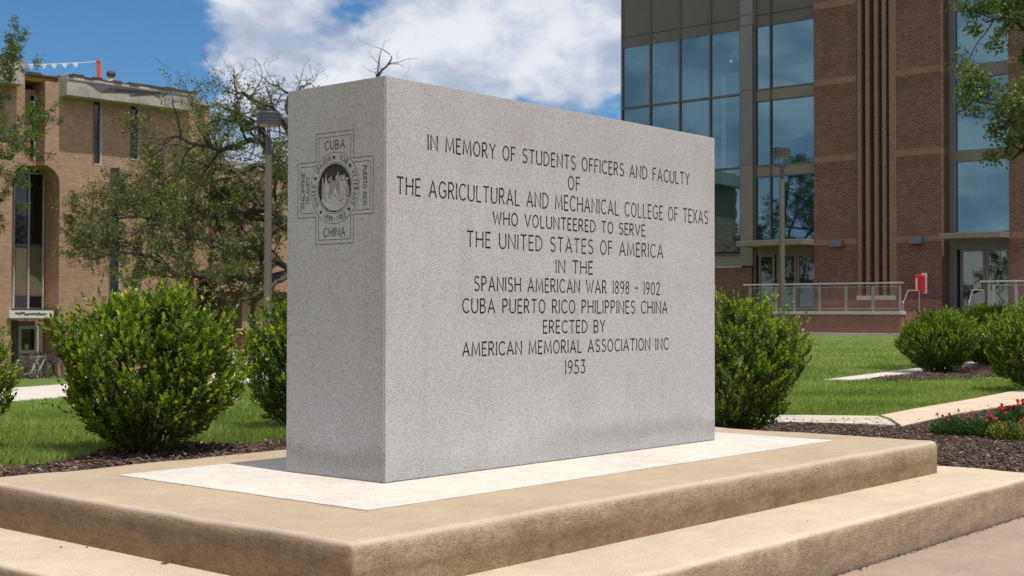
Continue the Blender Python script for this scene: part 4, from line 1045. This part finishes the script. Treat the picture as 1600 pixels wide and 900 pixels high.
# solid core behind everything and the roof
rbox('inner_wall', uC0+.01, ua+7, GD+.34, GD+9, -.5, TOP-.1, DARK)
zf = zrow[1]
rbox('inner_wall', uL+.05, uC0, GD+.34, GD+9, -.5, zf-.3, DARK); rbox('ceiling', uL+.05, uC0, GD+.12, GD+9, zs_win+.05, TOP-.1, PANEL)
rbox('end_panel', uL-.02, uL+.04, GD+.1, GD+9, -.5, zf-.3, PANEL); rbox('end_panel', uL-.02, uL+.04, GD+.1, GD+9, zs_win, TOP, PANEL)
rbox('room_floor', uL+.05, uC0, GD+.12, GD+9, zf-.29, zf, PANEL2); rbox('back_wall', uL+.4, uC0, GD+8.6, GD+9, zf, zs_win+.04, CONC)
for k in range(6): rbox('mullion', uL-.03, uL+.05, GD+.1+1.7*k, GD+.2+1.7*k, zf-.3, zs_win, MULL)
for k in range(5): rbox('window_pane', uL-.0, uL+.02, GD+.2+1.7*k, GD+1.8+1.7*k, zf-.3, zs_win, CLEAR)
for du in (1.3, 5.0): 
    bm = bmesh.new(); add_lathe(bm, [(.28, zf+.01), (.28, zs_win+.04)], uL+du, GD+2.2, 20); obj('interior_column', bm, COLM, hall)
for k, du in enumerate((3.9, 4.5, 5.1)): rbox('ceiling_light', uL+du, uL+du+.42, GD+3.2+.2*k, GD+3.5+.2*k, zs_win-.62, zs_win-.55, LIT)
# wall lights
for px, py in ((1310, 381), (1434, 376)):
    u, z = RB.at(px, py); bm = bmesh.new(); add_prism(bm, [(-.02, z-.13), (-.30, z-.13), (-.24, z+.13), (-.02, z+.15)], 'x', u-.26, u+.26)
    rr = obj('wall_light', bm, LAMPG); rr.parent = hall
# ---- terrace
TD = -2.7
ter = empty('terrace', (46.5, 22.76, 0), -math.pi/2, 'raised terrace with a red brick wall and pale coping before the hall', 'terrace')
tb = lambda n, a, b, c, d, e, f, m, p=ter: box(n, a, b, c, d, e, f, m, p)
wa, wb = RB.u(1165, TD), RB.u(1408, TD); wc = RB.u(1545, TD)
zcop = RB.at(1330, 486, TD)[1]; zcop0 = RB.at(1330, 491, TD)[1]
tb('brick_wall', wa, wb, TD, TD+.3, -.6, zcop0, BRICK_W); tb('coping', wa-.03, wb+.03, TD-.04, TD+.34, zcop0, zcop, CONC2)
tb('brick_wall', wc, wc+6, TD, TD+.3, -.6, zcop0, BRICK_W); tb('coping', wc-.03, wc+6, TD-.04, TD+.34, zcop0, zcop, CONC2)
tb('floor_slab', wa, wb, TD+.34, .54, -.6, TER, BRICK_W); tb('floor_slab', wb, wc, TD+1.5, .54, -.6, TER, BRICK_W); tb('floor_slab', wc, wc+6, TD+.34, .54, -.6, TER, CONC2)
for k in range(5): tb('stair_tread', wb, wc, TD+1.5-.3*(k+1), TD+1.5-.3*k, -.6, TER-.155*(k+1), BRICK_W)
tb('footing_strip', wa, wc+6, TD-.45, TD-.001, -.6, -.03, PATHL)
def railing(pxs, label):
    root = empty('terrace_railing', (46.5, 22.76, 0), -math.pi/2, label, 'railing', 'steel railings on the terrace wall'); d = TD+.15
    us = [RB.u(x, d) for x in pxs]; zr = RB.at(1330, 443, d)[1]
    bm = bmesh.new(); add_tube(bm, [(us[0]-.3, d-.03, zr), (us[-1]+.15, d-.03, zr)], .028, 10); obj('handrail', bm, STEEL, root)
    for a in us:
        bm = bmesh.new(); add_box(bm, a-.022, a+.022, d-.022, d+.022, zcop, zr-.11); add_box(bm, a-.07, a+.07, d-.03, d-.024, zr-.22, zr-.2); add_box(bm, a-.07, a+.07, d-.03, d-.024, zcop+.17, zcop+.19)
        add_box(bm, a-.01, a+.01, d-.03, d-.01, zr-.11, zr-.02); obj('post', bm, STEEL, root)
    for a, b in zip(us, us[1:]):
        bm = bmesh.new(); z0, z1 = zcop+.09, zr-.13
        for z in (z0, z1): add_box(bm, a+.04, b-.04, d-.012, d+.012, z-.012, z+.012)
        for x in (a+.05, b-.05): add_box(bm, x-.01, x+.01, d-.012, d+.012, z0+.012, z1-.012)
        n = int((b-a)/.06)
        for i in range(1, n): x = a+(b-a)*i/n; add_box(bm, x-.0016, x+.0016, d-.003, d, z0, z1)
        for i in range(1, 13): z = z0+(z1-z0)*i/13; add_box(bm, a+.06, b-.06, d+.0005, d+.0035, z-.0016, z+.0016)
        obj('wire_panel', bm, STEEL, root)
railing((1172, 1213, 1241.5, 1281, 1322, 1364, 1407), 'long steel railing with wire mesh panels left of the terrace steps')
railing((1545, 1553, 1588, 1630, 1672), 'short steel railing right of the terrace steps, partly behind the shrubs')
def stair_rail(px0, px1, label, pt):
    root = empty('stair_handrail', (46.5, 22.76, 0), -math.pi/2, label, 'handrail', 'bent steel handrails of the terrace steps')
    u_, z1 = RB.at(px1, pt, TD+1.4); ub_, z0 = RB.at(px0, pt+17, TD+.3)
    bm = bmesh.new(); add_tube(bm, [(ub_, TD+.25, z0-.75), (ub_, TD+.25, z0-.04), (ub_, TD+.3, z0), (u_-.25, TD+1.0, z1), (u_-.03, TD+1.4, z1), (u_, TD+1.42, z1-.04), (u_, TD+1.42, TER)], .022, 8); obj('rail', bm, STEEL, root)
stair_rail(1412, 1436, 'bent steel handrail at the left side of the terrace steps', 454); stair_rail(1515, 1537, 'bent steel handrail at the right side of the terrace steps', 453)
# red emergency box
u_, z_ = RB.at(1442, 443); em = empty('emergency_box', (46.5, 22.76, 0), -math.pi/2, 'red emergency call box with white back plate on the brick pier', 'call box')
box('back_plate', u_-.02, u_+.19, -.08, -.046, z_-.40, z_+.40, WHITE, em); box('housing', u_-.20, u_+.14, -.35, -.08, z_-.36, z_+.34, RED, em, .04, 3)
box('white_stripe', u_-.135, u_-.075, -.356, -.349, z_-.24, z_+.2, WHITE, em)

# ---- tan brick hall (left)
LB = Fac(26., 44.6, -math.radians(3.9)); lb = empty('tan_hall', (26., 44.6, 0), -math.radians(3.9), 'tan brick three-storey hall with narrow slit windows on the left', 'building')
def lbox(name, p0, p1, y0, y1, d0, d1, m, z0=None, z1=None, parent=lb, dref=None):
    d = d0 if dref is None else dref; a, b = LB.u(p0, d), LB.u(p1, d); pm = (p0+p1)/2
    zt1 = z1 if z1 is not None else LB.at(pm, y0, d)[1]; zb0 = z0 if z0 is not None else LB.at(pm, y1, d)[1]
    return box(name, a, b, d0, d1, zb0, zt1, m, parent)
ZT = 10.25; ZG = -3.
zarch = LB.at(55, 256)[1]; zrec = LB.at(60, 250)[1]
# wall sections around slit windows: strips between the slits
def wall_with_slits(p0, p1, slits, z0, z1, d, m, thick=.5):
    cur = LB.u(p0, d)
    for (a, b, ya, yb) in slits:
        ua_, ub_ = LB.u(a, d), LB.u(b, d); box('brick_wall', cur, ua_, d, d+thick, z0, z1, m, lb)
        pm = (a+b)/2; za, zb = LB.at(pm, ya, d)[1], LB.at(pm, yb, d)[1]; za = min(za, z1)
        if za < z1-.02: box('brick_wall', ua_, ub_, d+.001, d+thick, za, z1, m, lb)
        if zb > z0: box('brick_wall', ua_, ub_, d+.001, d+thick, z0, zb, m, lb)
        f = box('slit_window', ua_+.05, ub_-.045, d+.10, d+.14, zb, za, GLASS_B, lb)
        box('window_frame', ua_, ua_+.05, d-.02, d+.16, zb+.002, za-.002, FRB, f); box('window_frame', ub_-.045, ub_, d-.02, d+.16, zb+.002, za-.002, WHITEF, f)
        box('window_sill', ua_+.05, ub_-.045, d-.01, d+.10, zb+.002, zb+.06, WHITEF, f)
        cur = ub_
    box('brick_wall', cur, LB.u(p1, d), d, d+thick, z0, z1, m, lb)
FRB = m_noisy('bronze_frame', (.19, .125, .08), .1, 4, .6)
zmid = LB.at(170, 260)[1]
wall_with_slits(92, 303, [(143, 156.5, 120, 258), (201, 215.5, 120, 250)], zmid, ZT, 0, BRICK_T)
wall_with_slits(92, 289, [(170, 187, 262, 482)], ZG, zmid, 0, BRICK_T)
# pilaster and arch bay
box('brick_wall', LB.u(68), LB.u(92), 0, 1.1, zarch+.0, LB.at(80, 128)[1], BRICK_T, lb)
box('brick_wall', LB.u(-260), LB.u(36), 0, .8, zarch, ZT+.3, BRICK_T, lb)
box('brick_wall', LB.u(-260), LB.u(18), 0, 1.2, ZG, zarch, BRICK_T, lb)
box('brick_wall', LB.u(36), LB.u(68), .8, 1.2, zarch, LB.at(60, 136)[1], BRICK_T, lb)
f = box('slit_window', LB.u(45, .8), LB.u(49.5, .8), .75, .8-.002, LB.at(48, 246, .8)[1], LB.at(48, 150, .8)[1], GLASS_B, lb); box('window_frame', LB.u(49.5, .8), LB.u(51.5, .8), .70, .79, LB.at(48, 250, .8)[1], LB.at(48, 150, .8)[1], WHITEF, f)
# rounded haunches of the arch
def haunch(cxp, sgn, r):
    u_ = LB.u(cxp); pts = [(u_, zarch)]+[(u_+sgn*r-sgn*r*math.cos(math.radians(a)), zarch-r+r*math.sin(math.radians(a))) for a in range(0, 91, 15)]
    bm = bmesh.new(); add_prism(bm, pts, 'y', .003, 1.19); bmesh.ops.recalc_face_normals(bm, faces=bm.faces[:]); obj('arch_haunch', bm, BRICK_T, lb)
haunch(18, 1, .75); haunch(92, -1, .75)
dG = 1.25
zw0 = LB.at(45, 482, dG)[1]
box('brick_wall', LB.u(18)-.2, LB.u(92)+.35, dG+.12, dG+.6, ZG, zarch+.4, BRICK_T, lb)
gl = [20.5, 43.5, 66.5]; yrow = [256, 270, 383, 462, 482]
for a, b in zip(gl, gl[1:]):
    for k, (ya, yb) in enumerate(zip(yrow, yrow[1:])):
        za, zb = LB.at(44, ya, dG)[1], LB.at(44, yb, dG)[1]
        box('window_pane', LB.u(a+1, dG), LB.u(b-1, dG), dG+.03, dG+.06, zb+.03, za-.03, BLIND if k == 2 else GLASS_B, lb)
        box('transom', LB.u(a+1, dG), LB.u(b-1, dG), dG, dG+.08, zb-.03, zb+.03, WHITEF if k == 0 else MULL, lb)
for a in gl: box('mullion', LB.u(a-.8, dG), LB.u(a+.8, dG), dG-.06, dG+.1, zw0, LB.at(44, 256 if a != gl[1] else 270, dG)[1], WHITEF, lb)
can = box('door_canopy', LB.u(15, -.2), LB.u(84, -.2), -.2, dG-.002, LB.at(50, 497, -.2)[1], LB.at(50, 485, -.2)[1], WHITE, lb)
bm = bmesh.new(); r_ = random.Random(3)
for k in range(16):
    a = LB.u(24+k*2.9, -.2); zc_ = LB.at(40, 488+r_.uniform(0, 3), -.2)[1]; add_box(bm, a, a+.1+.06*r_.random(), -.206, -.2, zc_-.05, zc_+.02)
obj('worn_lettering', bm, PATCH, can)
dr = box('entrance_door', LB.u(29, dG), LB.u(61, dG), dG-.04, dG+.03, LB.at(44, 590, dG)[1], LB.at(44, 509, dG)[1], WHITEF, lb)
box('glass', LB.u(33.5, dG), LB.u(54, dG), dG-.05, dG-.041, LB.at(44, 547, dG)[1], LB.at(44, 514, dG)[1], GLASS_B, dr); box('notice', LB.u(39, dG), LB.u(44, dG), dG-.056, dG-.051, LB.at(44, 546, dG)[1], LB.at(44, 538, dG)[1], m_noisy('yellow_notice', (.6, .5, .08), .1, 8, .6), dr)
box('door_surround', LB.u(19, dG), LB.u(28.5, dG), dG-.02, dG+.1, ZG, LB.at(44, 500, dG)[1], MULL, lb); box('door_surround', LB.u(61.5, dG), LB.u(66, dG), dG-.08, dG+.1, ZG, LB.at(44, 500, dG)[1], FRB, lb)
bm = bmesh.new(); zc_ = LB.at(90, 497, -.1)[1]; add_tube(bm, [(LB.u(84, -.1), -.1, zc_), (LB.u(97, -.1), -.1, zc_), (LB.u(100, -.1), -.1, zc_-.15), (LB.u(100, -.1), -.1, ZG)], .05, 8); obj('drain_pipe', bm, FRB, lb)
# fascia with bare cement patches, torn roofing
dF = -.65
fa, fz1 = LB.at(105, 119, dF); fb, _ = LB.at(303, 145, dF); _, fz0 = LB.at(105, 148.5, dF)
fascia = box('concrete_fascia', fa, fb, dF, 1.5, fz0, fz1, CONC, lb, .02)
bm = bmesh.new(); r_ = random.Random(9); n = 44; pts = []
for i in range(n+1):
    t = i/n; pts.append((fa+.8+(fb-fa-2.0)*t, fz1-.16-(.04+.42*max(0, noise.noise(Vector((t*8.5, 2.2, 0)))+.08)+.04*r_.random())*(1 if 0 < i < n else .1)))
pts = pts+[(fb-1.2, fz1-.16), (fa+.8, fz1-.16)]
add_prism(bm, pts, 'y', dF-.012, dF+.002); bmesh.ops.triangulate(bm, faces=[f_ for f_ in bm.faces if len(f_.verts) > 4]); bmesh.ops.recalc_face_normals(bm, faces=bm.faces[:]); obj('cement_patch', bm, PATCH, fascia)
box('drip_line', fa-.01, fb+.01, dF-.02, dF+.0, fz1-.15, fz1-.11, PATCH, fascia)
bm = bmesh.new(); r_ = random.Random(4); x = fa-1.9
while x < fb:
    w = r_.uniform(.15, .5); h = r_.uniform(.04, .16); add_box(bm, x, x+w, dF-.04+r_.uniform(0, .05) if x > fa else .1, 1.2, fz1+.002, fz1+h); x += w+.004
obj('torn_roofing', bm, TAR, lb)
box('roof_edge', LB.u(36), LB.u(92), .3, 1.2, LB.at(80, 128)[1], fz1, WOOD, lb)
box('concrete_fascia', LB.u(-260, dF), LB.u(35, dF), dF, 1.5, LB.at(20, 130, dF)[1], LB.at(20, 98, dF)[1], CONC, lb)
box('roof_slab', LB.u(-260), LB.u(303), 1.2, 14, ZT-.6, fz1-.05, TAR, lb); box('brick_wall', LB.u(92)+.01, LB.u(289), .52, 14, ZG, ZT-.6, BRICK_T, lb)
# stepped-back corner block and low wing behind the oak
box('brick_wall', LB.u(303, 1.5), LB.u(326, 1.5), 1.5, 12, ZG, LB.at(315, 165, 1.5)[1], BRICK_T, lb); box('roof_coping', LB.u(303, 1.4)-.05, LB.u(327, 1.4), 1.4, 12, LB.at(315, 165, 1.5)[1], LB.at(315, 158, 1.5)[1], CONC, lb)
w0, w1 = LB.u(326, 1.5), LB.u(326, 1.5)+16
zw = LB.at(360, 262, 1.2)[1]; zl = LB.at(360, 455, 1.2)[1]
box('brick_wall', w0, w1, 1.2, 10, zl, zw, BRICK_T, lb); box('roof_coping', w0, w1, 1.1, 10, zw, zw+.3, CONC, lb); box('brick_wall', LB.u(289)+.01, w1, 4.2, 10, ZG, zl, BRICK_T, lb)
box('window_bay', LB.u(338, 4.15), LB.u(346, 4.15), 4.1, 4.19, ZG, zl, GLASS_B, lb)
for px in (371, 392, 445): box('support_column', LB.u(px, 2), LB.u(px, 2)+.45, 1.6, 2.1, ZG, zl, BRICK_T, lb)
# things on the roof
pole = lambda px: LB.u(px, 1)
o = empty('orange_pipe', (26., 44.6, 0), -math.radians(3.9), 'orange upright pipe on the left roof edge', 'pipe')
bm = bmesh.new(); a, z = LB.at(154, 95, .6); b, z0 = LB.at(155.5, 124, .6); add_tube(bm, [(b, .6, z0-.3), (a, .6, z)], .085, 10); obj('tube', bm, ORANGE, o); bm = bmesh.new(); add_tube(bm, [(a, .6, z-.05), (a, .6, z+.02)], .1, 10); obj('rim', bm, ORANGE, o)
o = empty('roof_vent', (26., 44.6, 0), -math.radians(3.9), 'small round turbine vent on the left roof', 'vent'); a, z = LB.at(173.5, 117, .8)
bm = bmesh.new(); add_lathe(bm, [(.30, z-.75), (.28, z-.28), (.13, z-.22), (.12, z-.12)], a, .8, 16); obj('base', bm, CONC, o)
bm = bmesh.new(); add_lathe(bm, [(.1, z-.12), (.17, z-.05), (.2, z+.04), (.17, z+.13), (.08, z+.18)], a, .8, 16); obj('turbine', bm, LAMPG, o)
o = empty('pennant_line', (26., 44.6, 0), -math.radians(3.9), 'string of white pennants above the left roof', 'pennants')
a0, z0 = LB.at(-20, 100, .6); a1, z1 = LB.at(153, 96, .6); bm = bmesh.new(); add_tube(bm, [(a0+(a1-a0)*t, .6, z0+(z1-z0)*t-.25*t*(1-t)) for t in [i/10 for i in range(11)]], .012, 5); obj('cord', bm, WHITE, o)
for px in (10, 30, 44, 64, 80, 97, 114): 
    t = (LB.u(px, .6)-a0)/(a1-a0); z = z0+(z1-z0)*t-.25*t*(1-t); x = a0+(a1-a0)*t; bm = bmesh.new(); add_prism(bm, [(x-.15, z), (x+.15, z), (x+.05, z-.2)], 'y', .585, .6); obj('pennant', bm, WHITE, o)
# maroon screen, pier, cabinet in front of the low wing
d = -2.
def thing_box(name, label, cat, p0, p1, ya, yb, d0, d1, m, extra=None):
    o = empty(name, (26., 44.6, 0), -math.radians(3.9), label, cat); a, zt1 = LB.at(p0, ya, d0); b, _ = LB.at(p1, ya, d0); _, zb = LB.at(p0, yb, d0)
    box('body', a, b, d0, d1, zb, zt1-.06, m, o); box('cap', a-.03, b+.03, d0-.03, d1+.03, zt1-.06, zt1, CONC2, o); return o
thing_box('maroon_screen', 'maroon screen wall between the two left shrubs', 'screen', 340, 470, 514, 590, -2., -1.8, MAROON)
thing_box('brick_pier', 'low brick pier before the maroon screen', 'pier', 374, 394, 547, 592, -3.5, -3., BRICK_T)
thing_box('utility_cabinet', 'pale grey utility cabinet beside the brick pier', 'cabinet', 350, 373, 552, 592, -3.6, -2.9, WHITEF)
# bicycles by the door
def bicycle(px, dep_, rz, label, col):
    g = at_depth(px, dep_); z = zt(g[0], g[1]); root = empty('bicycle', (g[0], g[1], z), rz, label, 'bicycle', 'bicycles parked by the tan hall'); pm = m_noisy('bike_paint', col, .1, 8, .4)
    for x in (-.52, .52):
        bm = bmesh.new(); add_tube(bm, [(x+.33*math.cos(a), 0, .34+.33*math.sin(a)) for a in [i*math.pi/9 for i in range(19)]], .02, 5, False); w = obj('wheel', bm, RUBBER, root)
        bm = bmesh.new()
        for k in range(6): a = k*math.pi/6; add_tube(bm, [(x-.32*math.cos(a), 0, .34-.32*math.sin(a)), (x+.32*math.cos(a), 0, .34+.32*math.sin(a))], .003, 3)
        obj('spokes', bm, STEEL, w)
    bm = bmesh.new()
    for a, b in (((-.52, .34), (-.08, .30)), ((-.52, .34), (-.2, .78)), ((-.08, .30), (-.22, .88)), ((-.08, .30), (.36, .78)), ((-.2, .78), (.36, .82)), ((.34, .92), (.52, .34))): add_tube(bm, [(a[0], 0, a[1]), (b[0], 0, b[1])], .018, 6)
    obj('frame', bm, pm, root); bm = bmesh.new(); add_prism(bm, [(-.36, -.07), (-.36, .07), (-.1, .02), (-.1, -.02)], 'z', .88, .93); obj('saddle', bm, RUBBER, root)
    bm = bmesh.new(); add_tube(bm, [(.22, -.28, .98), (.34, -.1, .95), (.34, .1, .95), (.22, .28, .98)], .014, 6); obj('handlebar', bm, RUBBER, root)
for px, dp, rz, c, lb_ in ((34, 49.5, .3, (.05, .05, .06), 'dark bicycle below the entrance door, leftmost of the row'), (50, 50, -.2, (.25, .03, .03), 'bicycle with red frame straight below the door'), (64, 49.3, .5, (.4, .4, .42), 'silver bicycle right of the door'), (78, 50.2, .1, (.04, .06, .15), 'bicycle with blue frame by the downpipe, rightmost of the row')): bicycle(px, dp, rz, lb_, c)

# ------------------------------------------------------------------ small litter
def leaf_litter(px, py, z, size, seed, label, m, name='dead_leaf'):
    d = ray(px, py); t = (z-CAM.z)/d.z; p = CAM+d*t; r_ = random.Random(seed); bm = bmesh.new(); n = 7
    pts = [(size*math.cos(a)*r_.uniform(.8, 1), size*.45*math.sin(a)*r_.uniform(.7, 1)) for a in [2*math.pi*k/n for k in range(n)]]
    add_prism(bm, pts, 'z', 0, size*.18)
    for v in bm.verts: v.co.z += size*.25*abs(v.co.y/size)+.15*v.co.x*v.co.x/size
    o = obj(name, bm, m); o.location = (p.x, p.y, z); o.rotation_euler = (0, 0, r_.uniform(0, 6)); tag(o, label, 'leaf' if name == 'dead_leaf' else 'pebble')
CR = m_noisy('curled_leaf', (.09, .045, .03), .3, 60, .8)
leaf_litter(258, 881, -.165, .017, 1, 'curled brown leaf on the lower step near its front', CR)
leaf_litter(95, 855, -.165, .009, 2, 'dark pebble on the lower step, left one', CR, 'pebble'); leaf_litter(136, 855.5, -.165, .009, 3, 'small pebble against the upper step foot', CR, 'pebble')
leaf_litter(286, 758, .005, .010, 4, 'tiny dark leaf on the white pad near its left point', CR); leaf_litter(1434, 753, -.165, .008, 5, 'tiny brown leaf on the lower step at the right', CR)
leaf_litter(1262, 814, -.165, .010, 6, 'pale chip on the lower step', PAD, 'pebble'); leaf_litter(443, 604, 0, .001, 7, 'pale leaf', PAD) if 0 else None
# weeds and debris in the joint at the foot of the lower step
def weed(px, py, z, s, seed, label, m, n=16):
    d = ray(px, py); t = (z-CAM.z)/d.z; p = CAM+d*t; r_ = np.random.default_rng(seed)
    P = r_.normal(0, s*.25, (n, 3))*[1, .5, .3]+[0, 0, s*.3]; D = unit(r_.normal(0, 1, (n, 3))+[0, 0, 1.]); v, f = leaf_mesh(P, D, r_.normal(0, 1, (n, 3)), r_.uniform(.4, .8, n)*s, r_.uniform(.15, .3, n)*s)
    o = np_obj('weed', v, f, m, attr={'rnd': np.repeat(r_.uniform(.3, .95, n), 6)}); o.location = p; tag(o, label, 'weed')
weed(1297, 895, -.356, .022, 1, 'small green weed in the joint at the bottom of the picture', BOX); weed(1575, 806, -.356, .022, 2, 'small green weed in the step joint near the right edge', BOX)
weed(1515, 832, -.356, .022, 3, 'dry grey tuft in the step joint', CHIP, 30); weed(1500, 836, -.356, .016, 4, 'orange dry leaf scrap in the step joint', DEADM, 8); weed(1392, 866, -.356, .018, 5, 'dark debris tuft in the step joint', CHIP, 24)
r_ = np.random.default_rng(8); n = 900
x = r_.uniform(.6, 3.5, n); y = -1.322-np.abs(r_.normal(0, .010, n)); P = np.stack([x, y, np.full(n, -.356)], 1)
v, f = leaf_mesh(P, r_.normal(0, 1, (n, 3))*[1, .4, .25], np.tile([0, 0, 1.], (n, 1)), r_.uniform(.003, .014, n), r_.uniform(.001, .004, n)); tag(np_obj('joint_debris', v, f, CHIP, attr={'rnd': np.repeat(r_.random(n)*.7, 6)}), 'line of dark dirt and crumbs along the foot of the lower step', 'debris', kind='stuff')
